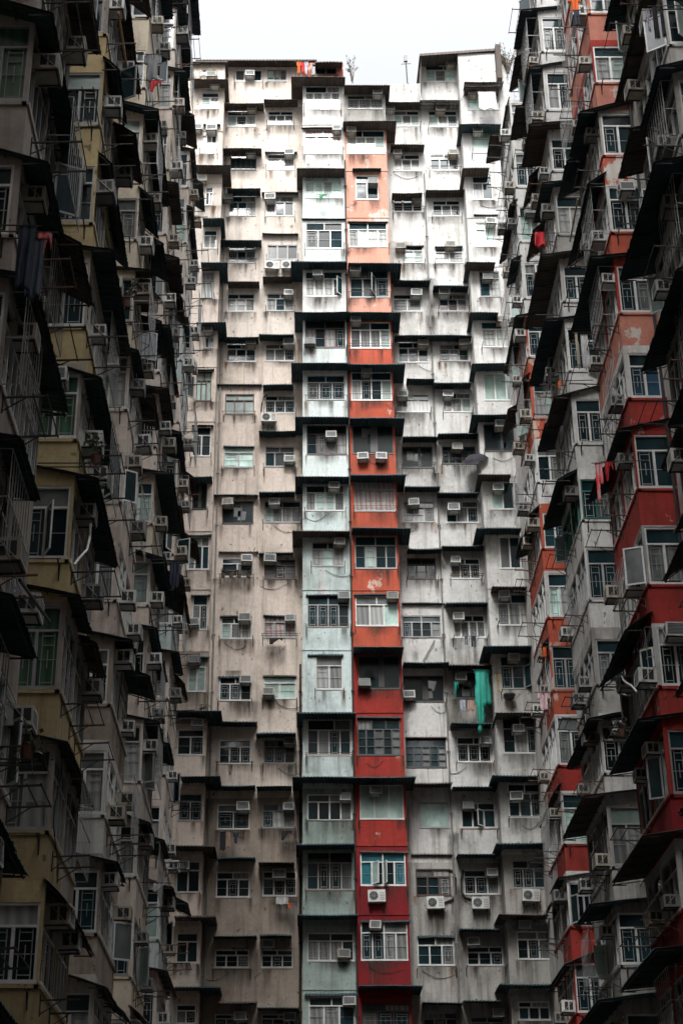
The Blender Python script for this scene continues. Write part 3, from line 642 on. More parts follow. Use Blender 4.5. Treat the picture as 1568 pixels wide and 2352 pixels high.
# ------------------------------------------------------------------ the two long sides: blocks with paired bays
PAIR, PER = 4.2, 9.25
def visible_z(Y):   # lowest and highest point of a bay at distance Y inside the frame
    return Y * math.tan(PITCH - math.atan(1176 / FPX)) + CAMZ, Y * math.tan(PITCH + math.atan(1176 / FPX)) + CAMZ
def side_block(side, k, Y, phase, top, label, colname, paint, con, opts):
    left = side == 'L'
    F = FLEFT if left else FRIGHT
    X0 = XL if left else XR; sg = 1 if left else -1; rz = math.pi / 2 if left else -math.pi / 2
    blk = building('apartment_building', (X0 - sg * 4, Y + PER / 2, 0), label)
    FE = (lambda u, o, z: (X0 + sg * u, Y - o, z))      # camera-facing end of the bay, u measured out from the wall
    mb = MB(); core = opts.get('core', 'pale_grey')
    Yn, Yf = (-4.0 if k == 0 else Y), (Y + PER if not opts.get('last') else YB + .05)
    x1 = X0 - sg * 9
    mb.quad([(X0, Yn, 0), (X0, Yf, 0), (X0, Yf, top), (X0, Yn, top)], core)
    mb.quad([(X0, Yn, 0), (x1, Yn, 0), (x1, Yn, top), (X0, Yn, top)], core)
    mb.quad([(X0, Yf, 0), (x1, Yf, 0), (x1, Yf, top), (X0, Yf, top)], core)
    mb.quad([(x1, Yn, 0), (x1, Yf, 0), (x1, Yf, top), (x1, Yn, top)], core)
    mb.quad([(X0, Yn, top), (x1, Yn, top), (x1, Yf, top), (X0, Yf, top)], 'roof_felt')
    if k == 0 and left:     # unseen wing added behind the viewer, made tall to hold back sky light
        mb.quad([(X0, -4, 0), (XR, -4, 0), (XR, -4, 125), (X0, -4, 125)], core); mb.quad([(X0, -12, 0), (XR, -12, 0), (XR, -12, 125), (X0, -12, 125)], core)
        mb.quad([(X0, -12, 125), (XR, -12, 125), (XR, -4, 125), (X0, -4, 125)], 'roof_felt')
    mb.build('wall', blk)
    lo, hi = visible_z(Y)[0] - 1.5, min(top, visible_z(Y + PAIR)[1] + 2)
    n0 = int((lo - phase - CAMZ) / ST) - 1
    zb = phase + CAMZ + n0 * ST - opts.get('apr', 1.1)
    mb = MB(); pn = paint(-1)
    for (ya, yb_) in ((Y, Y + PAIR),):
        mb.quad([F(ya, 0, 0), F(ya, BAY, 0), F(ya, BAY, zb), F(ya, 0, zb)], pn); mb.quad([F(ya, BAY, 0), F(yb_, BAY, 0), F(yb_, BAY, zb), F(ya, BAY, zb)], pn)
    mb.build('bay', blk)
    n = n0; idx = 0
    stack = []
    while phase + CAMZ + n * ST < hi:
        stack.append(n); n += 1
    for idx, n in enumerate(stack):
        z0 = phase + CAMZ + n * ST
        s = n - n0
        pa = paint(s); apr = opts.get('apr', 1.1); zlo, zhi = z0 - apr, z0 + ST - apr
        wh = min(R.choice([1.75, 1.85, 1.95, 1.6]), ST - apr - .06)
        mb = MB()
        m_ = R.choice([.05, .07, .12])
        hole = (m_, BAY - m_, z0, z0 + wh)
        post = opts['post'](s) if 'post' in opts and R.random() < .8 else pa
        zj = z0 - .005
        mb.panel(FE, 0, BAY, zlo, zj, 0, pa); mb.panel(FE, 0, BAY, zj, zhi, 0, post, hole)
        wins = ((Y + .09, Y + 2.02), (Y + 2.18, Y + 4.11))
        mid = Y + PAIR / 2
        pa2 = opts['paint2'](s) if 'paint2' in opts else pa
        post2 = post if post != pa else pa2
        mb.panel(F, Y, mid, zlo, zj, BAY, pa); mb.panel(F, mid, Y + PAIR, zlo, zj, BAY, pa2)
        mb.panel(F, Y, mid, zj, zhi, BAY, post, (*wins[0], z0, z0 + wh)); mb.panel(F, mid, Y + PAIR, zj, zhi, BAY, post2, (*wins[1], z0, z0 + wh))
        mb.quad([F(Y + PAIR, 0, zlo), F(Y + PAIR, BAY, zlo), F(Y + PAIR, BAY, zhi), F(Y + PAIR, 0, zhi)], pa2)
        # sill course standing a little proud
        mb.box(F, Y - .04, Y + PAIR + .04, BAY - .1, BAY + .04, z0 - .14, z0 - .06, pa); mb.box(FE, .05, BAY + .0, -.1, .04, z0 - .14, z0 - .06, pa)
        if s == len(stack) - 1: mb.quad([F(Y, 0, zhi), F(Y, BAY, zhi), F(Y + PAIR, BAY, zhi), F(Y + PAIR, 0, zhi)], 'roof_felt')
        mb.build('bay', blk)
        cc = con(s); fm = 'frame_white' if R.random() < opts.get('white', .75) else 'frame_grey'
        if opts.get('green') == n: fm, cc = 'frame_green', 'd'
        if R.random() < .5:      # barred cage standing off a window
            j = R.choice([0, 1]); a_, b_ = wins[j]; q = BAY + R.choice([.2, .32, .5])
            cg = MB()
            for zz in (z0 - .05, z0 + wh * .5, z0 + wh + .05):
                cg.tube([F(a_, BAY, zz), F(a_, q, zz), F(b_, q, zz), F(b_, BAY, zz)], .014, 'frame_grey', 4)
            for i in range(9):
                u = a_ + (b_ - a_) * i / 8
                cg.bar(F(u, q, z0 - .05), F(u, q, z0 + wh + .05), .011, 'frame_grey')
            cg.build('window_cage', blk)
        if R.random() < .6:       # loose wiring
            u = Y + R.uniform(.1, 4); o_ = BAY + R.uniform(.03, .1); cb = MB(); pts = []
            for i in range(9): pts.append(F(u + .35 * math.sin(i * .8 + s) * (i / 8), o_ + .05 * math.sin(i), z0 + 1.9 - i * .34))
            cb.tube(pts, .016, R.choice(['cable_black', 'cable_black', 'hose']), 4); cb.build('cable', blk)
        window(FE, *hole, 0, opts.get('lay', 'n') + cc, blk, fm, .8, .07)
        for wv in wins: window(F, *wv, z0, z0 + wh, BAY, R.choice('qqs') + (cc if R.random() < .4 else R.choice('mmdl')), blk, fm, .3, .06)
        # awnings: mostly big ones that run round the end and along the front
        if R.random() < opts.get('aw', .8) or s < opts.get('heavy', 0):
            if s < opts.get('heavy', 0): ov, out = R.uniform(.3, .8), R.uniform(.7, 1.1)
            else: ov, out = R.uniform(*opts.get('ov', (.0, .6))), R.uniform(*opts.get('out', (.3, .75)))
            full = R.random() < .4
            mt = R.choice(opts.get('sheets', ['sheet', 'sheet', 'sheet', 'sheet_brown']))
            za = z0 + wh + R.uniform(.22, .4)
            awning(F, Y - ov, Y + (PAIR + .5 if full else PAIR / 2 + .1), .0 if ov > .15 else BAY - .05, BAY + out, za + .18, za - R.uniform(.0, .42), blk, mt, R.choice([.16, .2, .26]), True, R.uniform(.02, .08))
            if not full and R.random() < .8:
                awning(F, Y + PAIR / 2 + .15, Y + PAIR + .3, BAY - .05, BAY + R.uniform(.4, .9), za + R.uniform(-.1, .2), za - R.uniform(.05, .5), blk, R.choice(['sheet', 'sheet_brown']), .2, True, .04)
        up = idx
        where = f"{nth(len(stack) - 1 - idx)} storey down, {colname}"
        if R.random() < opts.get('ac', .82):
            u = Y + R.uniform(.35, 1.0); zc = z0 + R.choice([R.uniform(.15, .4), R.uniform(1.15, 1.5)])
            air_con(F(u, BAY, zc), rz, f"boxed air conditioner on the courtyard side, {where}", 'air conditioners on the side walls', R.choice([0, 1, 1, 2, 3, 4]), R.uniform(.85, 1.12))
        if R.random() < opts.get('ac2', .68):
            u = Y + R.uniform(2.3, 3.9); zc = z0 + R.choice([.3, .2, 1.35])
            air_con(F(u, BAY, zc), rz, f"boxed air conditioner at the far end, {where}", 'air conditioners on the side walls', R.choice([0, 1, 3, 4]), R.uniform(.85, 1.1))
        if R.random() < opts.get('ace', .16):
            zc = z0 + R.choice([1.45, 1.5])
            air_con(FE(.6, 0, zc), 0, f"boxed air conditioner on the near end, {where}", 'air conditioners on the side walls')
        if R.random() < opts.get('rk', .75):
            rack(F(Y + R.uniform(.7, 1.2), BAY + .01, z0 - R.uniform(.15, .5)), rz, f"dark metal drying rack on the courtyard side, {where}", R.choice([.9, 1.4]), R.choice([.8, 1.0]), R.choice([0, 1, 2]), R.choice(['iron', 'iron', 'rusty']), 'drying racks on the side walls')
        if R.random() < opts.get('rk2', .55):
            rack(F(Y + R.uniform(2.8, 3.5), BAY + .01, z0 - R.uniform(.15, .5)), rz, f"dark metal drying rack at the far end, {where}", 1.2, R.choice([.8, 1.0]), R.choice([1, 2]), 'iron', 'drying racks on the side walls')
        if R.random() < opts.get('rke', .45):
            rack(FE(.6, .01, z0 - .25), 0, f"dark metal drying rack on the near end, {where}", .8, .4, 1, 'iron', 'drying racks on the side walls')
    pm = MB(); pm.tube([F(Y - .07, .12, 0), F(Y - .07, .12, min(top, hi))], .05, R.choice(['pipe_grey', 'iron']), 6)
    pm.build('drain_pipe', blk)
    return blk
PH = 6.92
P = lambda *names: (lambda s: names[max(0, min(s, len(names) - 1))])
CY = lambda *names: (lambda s: names[s % len(names)])
side_block('L', 0, 24.8, PH + 2.2, 50, 'dim grey-beige tenement block nearest the camera on the left side', 'dim beige bays, left edge', CY('grey_beige'), CY('m', 'd', 'g', 'd'), {'core': 'grey_beige', 'aw': .9, 'ov': (.1, .6), 'white': .4, 'out': (.4, .85), 'sheets': ['sheet', 'sheet', 'sheet_green']})
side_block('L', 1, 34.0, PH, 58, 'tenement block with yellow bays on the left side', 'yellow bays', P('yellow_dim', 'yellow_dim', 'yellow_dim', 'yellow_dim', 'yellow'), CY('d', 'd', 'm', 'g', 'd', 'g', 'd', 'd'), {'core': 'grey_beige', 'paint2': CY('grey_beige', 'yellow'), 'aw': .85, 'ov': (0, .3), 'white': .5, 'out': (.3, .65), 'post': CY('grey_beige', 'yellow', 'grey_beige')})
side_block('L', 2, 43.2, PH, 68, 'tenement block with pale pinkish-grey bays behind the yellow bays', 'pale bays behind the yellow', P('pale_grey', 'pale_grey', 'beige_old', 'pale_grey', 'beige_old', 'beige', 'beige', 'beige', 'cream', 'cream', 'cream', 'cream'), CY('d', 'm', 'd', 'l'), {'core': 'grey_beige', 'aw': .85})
side_block('L', 3, 52.4, PH + .8, 77, 'tenement block with beige bays, third from the end wall on the left', 'far beige left bays', CY('beige', 'beige', 'cream', 'beige', 'beige_pale'), CY('m', 'l', 'd'), {'core': 'beige_old', 'aw': .8, 'out': (.3, .7)})
side_block('L', 4, 61.6, PH + .9, 51, 'lower beige tenement block touching the end wall on the left side', 'last beige left bays', CY('beige', 'beige_pale', 'beige', 'mint'), CY('m', 'l', 'd'), {'core': 'beige_old', 'last': True, 'aw': .8, 'out': (.2, .55)})
side_block('R', 0, 34.5, PH + .1, 48, 'stained white tenement block at the right edge', 'stained bays, right edge', CY('white_stained', 'pale_grey'), CY('d', 'm', 'd'), {'core': 'white_stained', 'aw': .95, 'ov': (.2, .7), 'heavy': 5, 'out': (.5, 1.0)})
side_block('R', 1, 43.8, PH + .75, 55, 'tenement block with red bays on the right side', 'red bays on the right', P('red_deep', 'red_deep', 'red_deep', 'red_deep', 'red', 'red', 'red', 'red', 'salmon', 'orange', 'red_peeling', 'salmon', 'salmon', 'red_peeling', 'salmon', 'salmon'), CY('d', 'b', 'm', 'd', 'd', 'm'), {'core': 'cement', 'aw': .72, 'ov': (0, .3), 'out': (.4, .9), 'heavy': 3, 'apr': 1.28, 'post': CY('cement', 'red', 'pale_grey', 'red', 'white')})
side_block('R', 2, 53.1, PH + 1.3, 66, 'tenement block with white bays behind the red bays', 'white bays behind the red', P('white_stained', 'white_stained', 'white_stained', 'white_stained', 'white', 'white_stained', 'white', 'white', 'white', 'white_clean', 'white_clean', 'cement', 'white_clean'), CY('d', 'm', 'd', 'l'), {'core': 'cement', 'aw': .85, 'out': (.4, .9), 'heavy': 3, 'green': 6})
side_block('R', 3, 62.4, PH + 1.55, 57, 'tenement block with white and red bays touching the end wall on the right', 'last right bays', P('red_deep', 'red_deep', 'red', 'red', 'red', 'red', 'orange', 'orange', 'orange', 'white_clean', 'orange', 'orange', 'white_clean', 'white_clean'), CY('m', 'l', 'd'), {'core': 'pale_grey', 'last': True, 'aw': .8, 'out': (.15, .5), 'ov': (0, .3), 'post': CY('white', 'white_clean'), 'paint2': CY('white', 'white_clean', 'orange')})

# ------------------------------------------------------------------ laundry and other loose things
def garment(name, cat, label, box, mat, kind='towel', face='y', group='laundry hung outside the windows', fold=3.0, thick=.02):
    """box = world corners of the hanging cloth (top left, bottom right in u and z); the cloth has two skins and folds."""
    p, q = box
    w, h = abs(q.x - p.x) if face == 'y' else abs(q.y - p.y), abs(p.z - q.z)
    c = (p + q) / 2; zt = max(p.z, q.z)
    nx, ny = 14, 16
    def inside(u, v):
        if kind == 'shirt':
            if v < .1 and abs(u - .5) < .09: return False
            if v < .36: return abs(u - .5) < .5 - max(0, .1 - v) * 1.2
            return abs(u - .5) < .31
        if kind == 'trousers': return abs(u - .5) < .38 and not (v > .35 and abs(u - .5) < .05)
        if kind == 'tarp': return abs(u - .5) < (.5 - .06 * math.sin(v * 9)) if v < .55 else (u > .08 and u < .62 - (v - .55) * .5 + .05 * math.sin(v * 25))
        if kind == 'rag': return v < .55 + .4 * math.sin(u * 5 + 1) and abs(u - .5) < .5
        return True
    ph = R.uniform(0, 6)
    mb = MB(); k = mb.slot(mat)
    idx = {}
    def vert(i, j, sd):
        if (i, j, sd) not in idx:
            u, v = i / nx, j / ny
            d = (.25 + .75 * v) * .06 * math.sin(u * 6.28 * fold + ph + v * 1.5) + sd * thick * (1 + .4 * math.sin(3 * u + v * 4))
            x = (u - .5) * w * (1 - .05 * v * math.sin(ph)); z = -v * h * (1 + .04 * math.sin(u * 9 + ph))
            idx[i, j, sd] = len(mb.v); mb.v.append((x, d, z) if face == 'y' else (d, x, z))
        return idx[i, j, sd]
    cells = {(i, j) for i in range(nx) for j in range(ny) if inside((i + .5) / nx, (j + .5) / ny)}
    for i, j in cells:
        for sd in (-1, 1):
            mb.f.append(tuple(vert(a, b, sd) for a, b in ((i, j), (i + 1, j), (i + 1, j + 1), (i, j + 1)))); mb.mi.append(k)
        for di, dj, e in ((-1, 0, ((i, j), (i, j + 1))), (1, 0, ((i + 1, j), (i + 1, j + 1))), (0, -1, ((i, j), (i + 1, j))), (0, 1, ((i, j + 1), (i + 1, j + 1)))):
            if (i + di, j + dj) not in cells:
                mb.f.append((vert(*e[0], -1), vert(*e[1], -1), vert(*e[1], 1), vert(*e[0], 1))); mb.mi.append(k)
    o = bpy.data.objects.new(name, mb.mesh(name)); COL.objects.link(o); o.location = (c.x, c.y, zt)
    for pl in o.data.polygons: pl.use_smooth = True
    pb = MB()      # the pole it hangs from, fixed back to the wall
    if abs(c.x) > 4.4 and c.y < 70:
        sg = -1 if c.x < 0 else 1
        pb.bar((-sg * (w / 2 + .1), 0, .01), (sg * 1.2, 0, .05), .014, 'iron')
    else:
        pb.bar((-w / 2 - .12, 0, .01), (w / 2 + .12, 0, .01), .014, 'iron')
        for sx in (-1, 1): pb.bar((sx * (w / 2 + .1), 0, .012), (sx * (w / 2 + .1), YB - c.y, -.02), .012, 'iron')
    child('hanging_pole', pb.mesh('hanging_pole'), o)
    return tag(o, label, cat, group)
def gy(k, x0, y0, x1, y1, off): return (SY(k, x0, y0, YB - off), SY(k, x1, y1, YB - off))
def gx(k, x0, y0, x1, y1, X):
    a = SX(k, (x0 + x1) / 2, y0, X); Y = a.y
    return (SY(k, x0, y0, Y), SY(k, x1, y1, Y))
def pole(name, cat, label, pts, r, mat, group=None):
    pts = [Vector(p) for p in pts]; mb = MB(); mb.tube(pts, r, mat, 6)
    o = bpy.data.objects.new(name, mb.mesh(name, tuple(pts[0]))); COL.objects.link(o); o.location = pts[0]
    return tag(o, label, cat, group)
G = garment
G('hanging_shirt', 'shirt', 'bright orange shirt under the roof edge at the top left', gy(1, 1090, 325, 1130, 430, BAY + .35), 'cloth_orange', 'shirt')
G('hanging_shirt', 'shirt', 'dark red shirt beside the orange one under the roof edge', gy(1, 1126, 330, 1158, 425, BAY + .45), 'cloth_red', 'shirt')
G('hanging_shirt', 'shirt', 'lilac garment under the roof edge by the brick-red wall', gy(1, 1156, 325, 1192, 440, BAY + .35), 'cloth_lilac', 'shirt')
G('bed_sheet', 'sheet', 'white sheet airing near the top of the rightmost bay column', gy(2, 1200, 520, 1345, 660, BAY + .9), 'cloth_white', 'towel', fold=1.5)
G('green_cloth', 'cloth', 'small bright green cloth on a rack below a mint bay window', gy(1, 1290, 1515, 1360, 1570, BAY + .7), 'plastic_green', 'rag')
G('tarpaulin', 'tarpaulin', 'torn teal green tarpaulin draped over a flat white window', gy(8, 1005, 700, 1145, 1150, .95), 'tarp_green', 'tarp', fold=2.6, thick=.015)
G('tarpaulin', 'tarpaulin', 'narrow scrap of teal tarpaulin left of the big torn one', gy(8, 860, 790, 895, 915, .8), 'tarp_green', 'rag', fold=1.5, thick=.012)
G('towel', 'towel', 'striped grey-blue towel below the teal tarpaulin window', gy(8, 900, 922, 947, 1006, .7), 'cloth_stripe')
G('towel', 'towel', 'tan towel left of the hanging tail of the tarpaulin', gy(8, 955, 925, 1008, 1000, .7), 'cloth_tan')
G('hanging_shirt', 'shirt', 'pale shirt hung right of the teal tarpaulin', gy(8, 1140, 728, 1172, 855, 1.1), 'cloth_pink', 'shirt')
G('hanging_trousers', 'trousers', 'yellow trousers hung beside the pale shirt and tarpaulin', gy(8, 1172, 728, 1198, 860, 1.2), 'cloth_yellow', 'trousers')
G('hanging_shirt', 'shirt', 'red cloth low beside the teal tarpaulin', gy(8, 1150, 915, 1185, 1000, 1.1), 'cloth_red', 'shirt')
G('hanging_trousers', 'trousers', 'navy trousers under an outer flat white window', gy(8, 975, 455, 1030, 532, .6), 'cloth_navy', 'trousers')
G('hanging_trousers', 'trousers', 'faded denim trousers left of the navy pair', gy(8, 932, 455, 963, 515, .6), 'cloth_denim', 'trousers')
G('hanging_shirt', 'shirt', 'white rag under a window left of the peeling stain', gy(8, 545, 470, 580, 530, .5), 'cloth_white', 'shirt')
G('hanging_shirt', 'shirt', 'long black garment, leftmost of three under a beige window', gy(9, 480, 1213, 526, 1362, .6), 'cloth_black', 'towel')
G('hanging_shirt', 'shirt', 'brown garment, middle of three under a beige window', gy(9, 530, 1210, 566, 1340, .6), 'cloth_tan', 'towel')
G('hanging_shirt', 'shirt', 'short navy garment, rightmost of three under a beige window', gy(9, 590, 1220, 634, 1306, .6), 'cloth_navy', 'shirt')
G('hanging_shirt', 'shirt', 'black bundle hung under a low window beside the mint bays', gy(9, 995, 1205, 1082, 1282, .6), 'cloth_black', 'rag')
G('towel', 'towel', 'white towel under a low window beside the mint bays', gy(11, 950, 503, 1050, 562, .6), 'cloth_white')
G('towel', 'towel', 'small bright orange cloth beside the white towel', gy(11, 1048, 548, 1074, 596, .6), 'cloth_orange')
G('hanging_trousers', 'trousers', 'grey trousers right of the small orange cloth', gy(11, 1070, 545, 1102, 640, .65), 'cloth_grey', 'trousers')
G('dark_rag', 'rag', 'crumpled black rag on a rail under a patterned window', gy(7, 845, 905, 962, 962, .5), 'cloth_black', 'rag')
G('hanging_shirt', 'shirt', 'long navy garment on the dim beige block, left edge', gx(21, 150, 1730, 222, 2200, -4.6), 'cloth_navy', 'towel', fold=2)
G('hanging_shirt', 'shirt', 'long black garment between navy and floral laundry, left edge', gx(21, 228, 1830, 300, 2280, -4.65), 'cloth_denim', 'towel', fold=2.5)
G('hanging_shirt', 'shirt', 'pale floral garment on the dim beige block, left edge', gx(21, 300, 1780, 372, 2090, -4.7), 'cloth_coral', 'rag', fold=1.5)
G('hanging_jacket', 'jacket', 'grey jacket hung high up behind the yellow bays', gx(21, 1105, 415, 1228, 610, -4.75), 'cloth_grey', 'shirt')
G('hanging_shirt', 'shirt', 'red garment just below the grey jacket', gx(21, 1150, 615, 1230, 705, -4.75), 'cloth_red', 'rag')
G('hanging_shirt', 'shirt', 'dark garment in the beige bays near the far left corner', gx(23, 1300, 275, 1368, 480, -4.75), 'cloth_navy', 'towel')
G('hanging_shirt', 'shirt', 'white cloth strips hung low in the far left corner', gx(24, 1175, 1025, 1290, 1090, -4.6), 'cloth_white', 'rag')
G('hanging_shirt', 'shirt', 'bright orange shirt at the top of the red bays', gx(31, 695, -30, 806, 95, 9.2), 'cloth_orange', 'shirt')
G('hanging_trousers', 'trousers', 'dark trousers below the orange shirt at the top right', gx(31, 735, 75, 805, 190, 9.2), 'cloth_navy', 'trousers')
G('hanging_shirt', 'shirt', 'lilac shirt at the top right edge', gx(31, 1282, 75, 1334, 230, 9.0), 'cloth_lilac', 'shirt')
G('hanging_shirt', 'shirt', 'large black garment between lilac and navy laundry, top right', gx(31, 1330, 45, 1395, 285, 9.0), 'cloth_black', 'towel')
G('hanging_shirt', 'shirt', 'navy garment rightmost of the laundry at the top right edge', gx(31, 1392, 70, 1440, 270, 9.0), 'cloth_navy', 'towel')
G('red_bag', 'bag', 'bright red bag hung high on the right side', gx(31, 450, 1762, 526, 1860, 9.3), 'cloth_red', 'towel', None or 'y', 'laundry hung outside the windows', 1.2, .1)
G('hanging_shirt', 'shirt', 'long cream garment beside the white one on the right side', gx(32, 752, 625, 795, 888, 9.2), 'cloth_cream', 'towel')
G('hanging_shirt', 'shirt', 'long white garment hung on the right side', gx(32, 792, 640, 868, 892, 9.2), 'cloth_white', 'towel')
G('hanging_shirt', 'shirt', 'coral red cloth hung in front of the red bays', gx(32, 902, 1610, 982, 1885, 9.1), 'cloth_coral', 'tarp', fold=2)
G('hanging_shirt', 'shirt', 'dark red cloth right of the coral one', gx(32, 975, 1600, 1050, 1760, 9.15), 'cloth_red', 'rag')
G('hanging_shirt', 'shirt', 'pale pink shirt on the last bays on the right', gx(33, 462, 1268, 572, 1392, 9.2), 'cloth_pink', 'shirt')
G('towel', 'towel', 'tan towel under an awning on the last right bays', gx(33, 478, 925, 506, 1000, 9.4), 'cloth_tan')
G('towel', 'towel', 'orange towel under an awning on the last right bays', gx(33, 508, 925, 540, 1000, 9.4), 'cloth_orange')
G('hanging_shirt', 'shirt', 'black bundle under the long white garment', gx(32, 545, 930, 612, 1070, 9.3), 'cloth_black', 'rag')
G('towel', 'towel', 'small orange cloth beside the black bundle', gx(32, 628, 990, 666, 1050, 9.3), 'cloth_orange', 'rag')
# open umbrella resting over a sill
uc = SY(6, 1178, 470, YB - 1.0); t = empty('umbrella', uc); tag(t, 'open purple-black umbrella resting over a sill by the right corner', 'umbrella')
mb = MB(); nseg = 8
ring = lambda r_, h_: [Vector((math.cos(2 * math.pi * i / (nseg * 2)) * r_ * (1 if i % 2 == 0 else .96), math.sin(2 * math.pi * i / (nseg * 2)) * r_, h_ - (0 if i % 2 == 0 else -.03))) for i in range(nseg * 2)]
tilt = Matrix.Rotation(rad(38), 3, 'X') @ Matrix.Rotation(rad(-14), 3, 'Y')
rings = [ring(.02, .32), ring(.28, .28), ring(.55, .15), ring(.72, -.03)]
for rg in rings: mb.v += [tuple(tilt @ p) for p in rg]
for a in range(3):
    for i in range(16): mb.f.append((a * 16 + i, a * 16 + (i + 1) % 16, a * 16 + 16 + (i + 1) % 16, a * 16 + 16 + i)); mb.mi.append(mb.slot('umbrella'))
child('canopy', mb.mesh('canopy'), t)
mb = MB(); mb.bar(tilt @ Vector((0, 0, .38)), tilt @ Vector((0, 0, -.5)), .012, 'iron'); child('shaft', mb.mesh('shaft'), t)
mb = MB()
for i in range(8):
    a = 2 * math.pi * i / 8; mb.tube([tilt @ Vector((0, 0, .3)), tilt @ Vector((math.cos(a) * .55, math.sin(a) * .55, .135)), tilt @ Vector((math.cos(a) * .72, math.sin(a) * .72, -.045))], .006, 'iron', 4)
child('rib', mb.mesh('rib'), t)
# round basket on the rightmost column
bc = SY(8, 1266, 895, YB - BAY - .35); mb = MB()
for r_, z_ in ((.06, -.16), (.22, -.14), (.3, 0), (.3, .08), (.26, .1)):
    mb.v += [(math.cos(2 * math.pi * i / 16) * r_, math.sin(2 * math.pi * i / 16) * r_, z_) for i in range(16)]
for a in range(4):
    for i in range(16): mb.f.append((a * 16 + i, a * 16 + (i + 1) % 16, a * 16 + 16 + (i + 1) % 16, a * 16 + 16 + i)); mb.mi.append(mb.slot('plastic_dark'))
mb.f.append(tuple(range(16))); mb.mi.append(0)
o = bpy.data.objects.new('basket', mb.mesh('basket')); COL.objects.link(o); o.location = bc; tag(o, 'round black basket under a window of the rightmost white column', 'basket')
# plants
def plant(name, label, loc, w, h, n, pot=True, droop=0.0, leafy='leaf', group='plants on ledges and racks'):
    t = empty(name, loc); tag(t, label, 'plant', group)
    if pot:
        mb = MB()
        for r_, z_ in ((.08, 0), (.12, .2), (.13, .22), (.11, .22)): mb.v += [(math.cos(2 * math.pi * i / 10) * r_, math.sin(2 * math.pi * i / 10) * r_, z_) for i in range(10)]
        for a in range(3):
            for i in range(10): mb.f.append((a * 10 + i, a * 10 + (i + 1) % 10, a * 10 + 10 + (i + 1) % 10, a * 10 + 10 + i)); mb.mi.append(mb.slot('pot'))
        child('pot', mb.mesh('pot'), t)
        if loc.y < 70:
            sb = MB(); sg = -1 if loc.x < 0 else 1
            for yy in (-.09, .09): sb.bar((-sg * .2, yy, -.015), (sg * 1.3, yy, -.015), .015, 'iron')
            for k_ in range(4): sb.bar((sg * (-.12 + k_ * .12), -.1, 0), (sg * (-.12 + k_ * .12), .1, 0), .012, 'iron')
            child('shelf', sb.mesh('shelf'), t)
    st, fo = MB(), MB(); z0 = .2 if pot else 0
    for _ in range(max(4, n // 14)):
        e = Vector((R.uniform(-w, w) / 2, R.uniform(-w, w) / 3, z0 + h * R.uniform(.5, 1) * (1 if R.random() > droop else -1)))
        mid_ = Vector((e.x * .4, e.y * .4, z0 + h * .45))
        st.tube([(0, 0, z0), mid_, e], [.022, .016, .008], 'bark', 4)
        for _ in range(14):
            p = (mid_.lerp(e, R.random()) if R.random() < .75 else Vector((0, 0, z0)).lerp(mid_, R.random())) + Vector((R.uniform(-1, 1), R.uniform(-1, 1), R.uniform(-1, 1))) * .07
            a = Vector((R.uniform(-1, 1), R.uniform(-1, 1), R.uniform(-.6, .6))).normalized() * R.uniform(.05, .1); b = a.cross(Vector((R.uniform(-1, 1), R.uniform(-1, 1), 1))).normalized() * a.length * .45
            fo.quad([p, p + a * .5 + b, p + a, p + a * .5 - b], leafy)
    child('stem', st.mesh('stem'), t); child('foliage', fo.mesh('foliage'), t)
    return t
for i, x in enumerate((430, 500, 575, 655)):
    plant('window_plant', ['small green plant, first on the railed sill of a beige window', 'lime green trailing plant, second on the railed beige sill', 'dark green plant, third on the railed beige sill', 'low plant, rightmost on the railed beige sill'][i], SY(7, x, 362, YB - .45), .5, .3, 70, True, .3)
plant('rooftop_shrub', 'scraggly bare shrub standing on the roof right of the mint bays', SY(2, 215, 455, YB), .9, 2.3, 150, False)
plant('creeper', 'grey-green creeper on the top of the rightmost roof', SY(2, 1440, 380, YB - 1.4), 1.6, 2.6, 420, False, .2)
plant('awning_weeds', 'weeds growing on a dark awning at the lower left corner', SY(9, 310, 195, YB - BAY - .5), 1.2, .35, 90, False)
plant('potted_plant', 'leafy potted plant on the yellow bays', SX(22, 730, 1640, -4.7), .8, .6, 90)
plant('potted_plant', 'trailing potted plant low on the dim beige block', SX(23, 200, 1800, -4.4), .8, .5, 90, True, .5)
plant('potted_plant', 'bushy potted plant at a pale bay window on the left', SX(22, 960, 440, -4.85), 1.0, .9, 140)
plant('hanging_plant', 'pale tangled plant beside the peeling red bays on the right', SX(33, 1110, 1600, 9.2), .9, .5, 110, True, .5)
# aerials, poles and hoses
an = SY(2, 648, 500, YB + .6)
t = empty('aerial', an); tag(t, 'thin aerial mast with a small head on the white block roof', 'aerial')
mb = MB(); mb.bar((0, 0, 0), (-.06, 0, 2.5), .05, 'iron'); child('mast', mb.mesh('mast'), t)
mb = MB(); mb.box(lambda u, o, z: (u, o, z), -.18, .04, -.08, .08, 2.2, 2.65, 'pipe_grey'); mb.bar((-.35, 0, 2.0), (.25, 0, 2.04), .02, 'iron'); child('head', mb.mesh('head'), t)
pole('bamboo_pole', 'bamboo pole', 'pale bamboo pole leaning high up behind the yellow bays', [SX(21, 905, 90, -4.8), SX(21, 965, 490, -4.8)], .035, 'wood_pole', 'poles')
pole('bamboo_pole', 'bamboo pole', 'dark pole leaning across the yellow bay aprons', [SX(23, 150, 420, -4.5), SX(23, 380, 745, -4.7)], .03, 'iron', 'poles')
pole('bamboo_pole', 'bamboo pole', 'orange-brown pole on the white bays, upper right', [SX(31, 775, 1500, 9.3), SX(31, 715, 1820, 9.3)], .03, 'wood_pole', 'poles')
pole('bamboo_pole', 'bamboo pole', 'rusty pole slanting under a white flat window', [SY(8, 715, 485, YB - .1), SY(8, 630, 640, YB - .1)], .025, 'rusty', 'poles')
def hose(label, pts, mat, r=.03): pole('drain_hose', 'hose', label, pts, r, mat, 'hoses')
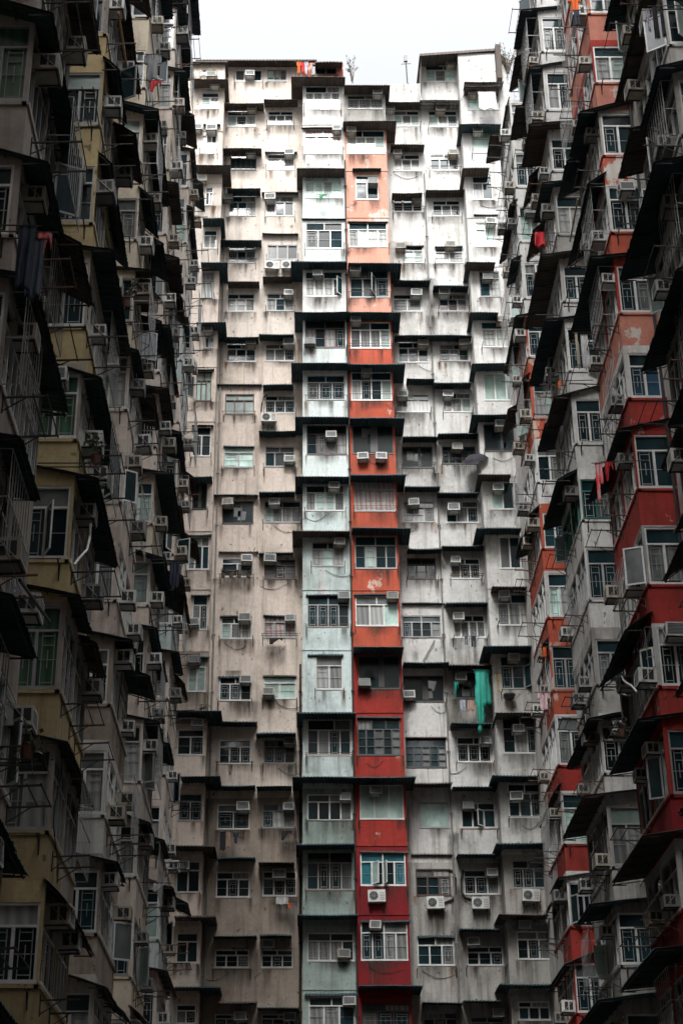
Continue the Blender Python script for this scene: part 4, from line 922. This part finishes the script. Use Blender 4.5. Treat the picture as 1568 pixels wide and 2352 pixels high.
hose('white hose curling down beside the yellow bays', [SX(23, x, y, -4.9) for x, y in ((692, -10), (688, 90), (665, 190), (610, 250), (565, 305))], 'hose')
hose('white hose below an air conditioner on the red bays', [SX(33, x, y, 9.4) for x, y in ((1105, 1140), (1125, 1180), (1180, 1215), (1222, 1262))], 'hose')
hose('black hose looping right of the low fan condenser', [SY(10, x, y, YB - .06) for x, y in ((820, 885), (855, 900), (870, 950), (868, 1060), (850, 1105), (790, 1130))], 'cable_black', .05)
hose('black hose looping down to the outer low condenser', [SY(10, x, y, YB - .06) for x, y in ((930, 890), (912, 960), (915, 1050), (940, 1090), (1000, 1108))], 'cable_black', .05)
hose('black hose bending down to the beige wall fan condenser', [SY(5, x, y, YB - .06) for x, y in ((830, 178), (795, 195), (778, 250), (772, 330))], 'cable_black', .04)
hose('looped wire sagging under a beige wall window', [SY(7, x, y, YB - .05) for x, y in ((890, 1440), (930, 1500), (1000, 1535), (1080, 1535), (1150, 1500))], 'cable_black', .015)

# ------------------------------------------------------------------ ground, light
mb = MB(); mb.quad([(-600, -400, 0), (600, -400, 0), (600, 900, 0), (-600, 900, 0)], 'ground_concrete'); g = mb.build('ground'); g['kind'] = 'structure'
w = bpy.data.worlds.new('World'); sc.world = w; w.use_nodes = True; nt = w.node_tree
sky = nt.nodes.new('ShaderNodeTexSky'); sky.sky_type = 'NISHITA'; sky.sun_disc = False
SUN_EL, SUN_AZ = rad(46), rad(187)
sky.sun_elevation = SUN_EL; sky.sun_rotation = SUN_AZ; sky.dust_density = 4.0; sky.air_density = 1.0
hs = nt.nodes.new('ShaderNodeHueSaturation'); hs.inputs['Saturation'].default_value = .12
lk(nt, sky.outputs['Color'], hs.inputs['Color']); bg = nt.nodes['Background']
tcw = nt.nodes.new('ShaderNodeTexCoord'); sxw = nt.nodes.new('ShaderNodeSeparateXYZ'); lk(nt, tcw.outputs['Generated'], sxw.inputs[0])
pw_ = nt.nodes.new('ShaderNodeMath'); pw_.operation = 'POWER'; lk(nt, sxw.outputs[2], pw_.inputs[0]); pw_.inputs[1].default_value = 3.5; pw_.use_clamp = True
ov_ = nt.nodes.new('ShaderNodeMapRange'); lk(nt, pw_.outputs[0], ov_.inputs[0]); ov_.inputs[1].default_value = 0; ov_.inputs[2].default_value = 1; ov_.inputs[3].default_value = .35; ov_.inputs[4].default_value = 2.0
cl_ = nt.nodes.new('ShaderNodeMix'); cl_.data_type = 'RGBA'; cl_.blend_type = 'MULTIPLY'; cl_.inputs[0].default_value = 1
lk(nt, hs.outputs['Color'], cl_.inputs[6]); lk(nt, ov_.outputs[0], cl_.inputs[7]); lk(nt, cl_.outputs[2], bg.inputs['Color']); bg.inputs['Strength'].default_value = .15
sl = bpy.data.lights.new('sun', 'SUN'); sl.energy = .7; sl.angle = rad(20); sl.color = (1, .97, .93)
so = bpy.data.objects.new('sun', sl); COL.objects.link(so)
d = Vector((math.sin(SUN_AZ) * math.cos(SUN_EL), math.cos(SUN_AZ) * math.cos(SUN_EL), math.sin(SUN_EL)))
so.rotation_euler = d.to_track_quat('Z', 'Y').to_euler()
sc.view_settings.view_transform = 'Standard'; sc.view_settings.look = 'None'; sc.view_settings.exposure = 2.02; sc.view_settings.gamma = 1.0
sc.cycles.max_bounces = 6; sc.cycles.diffuse_bounces = 3; sc.cycles.glossy_bounces = 2
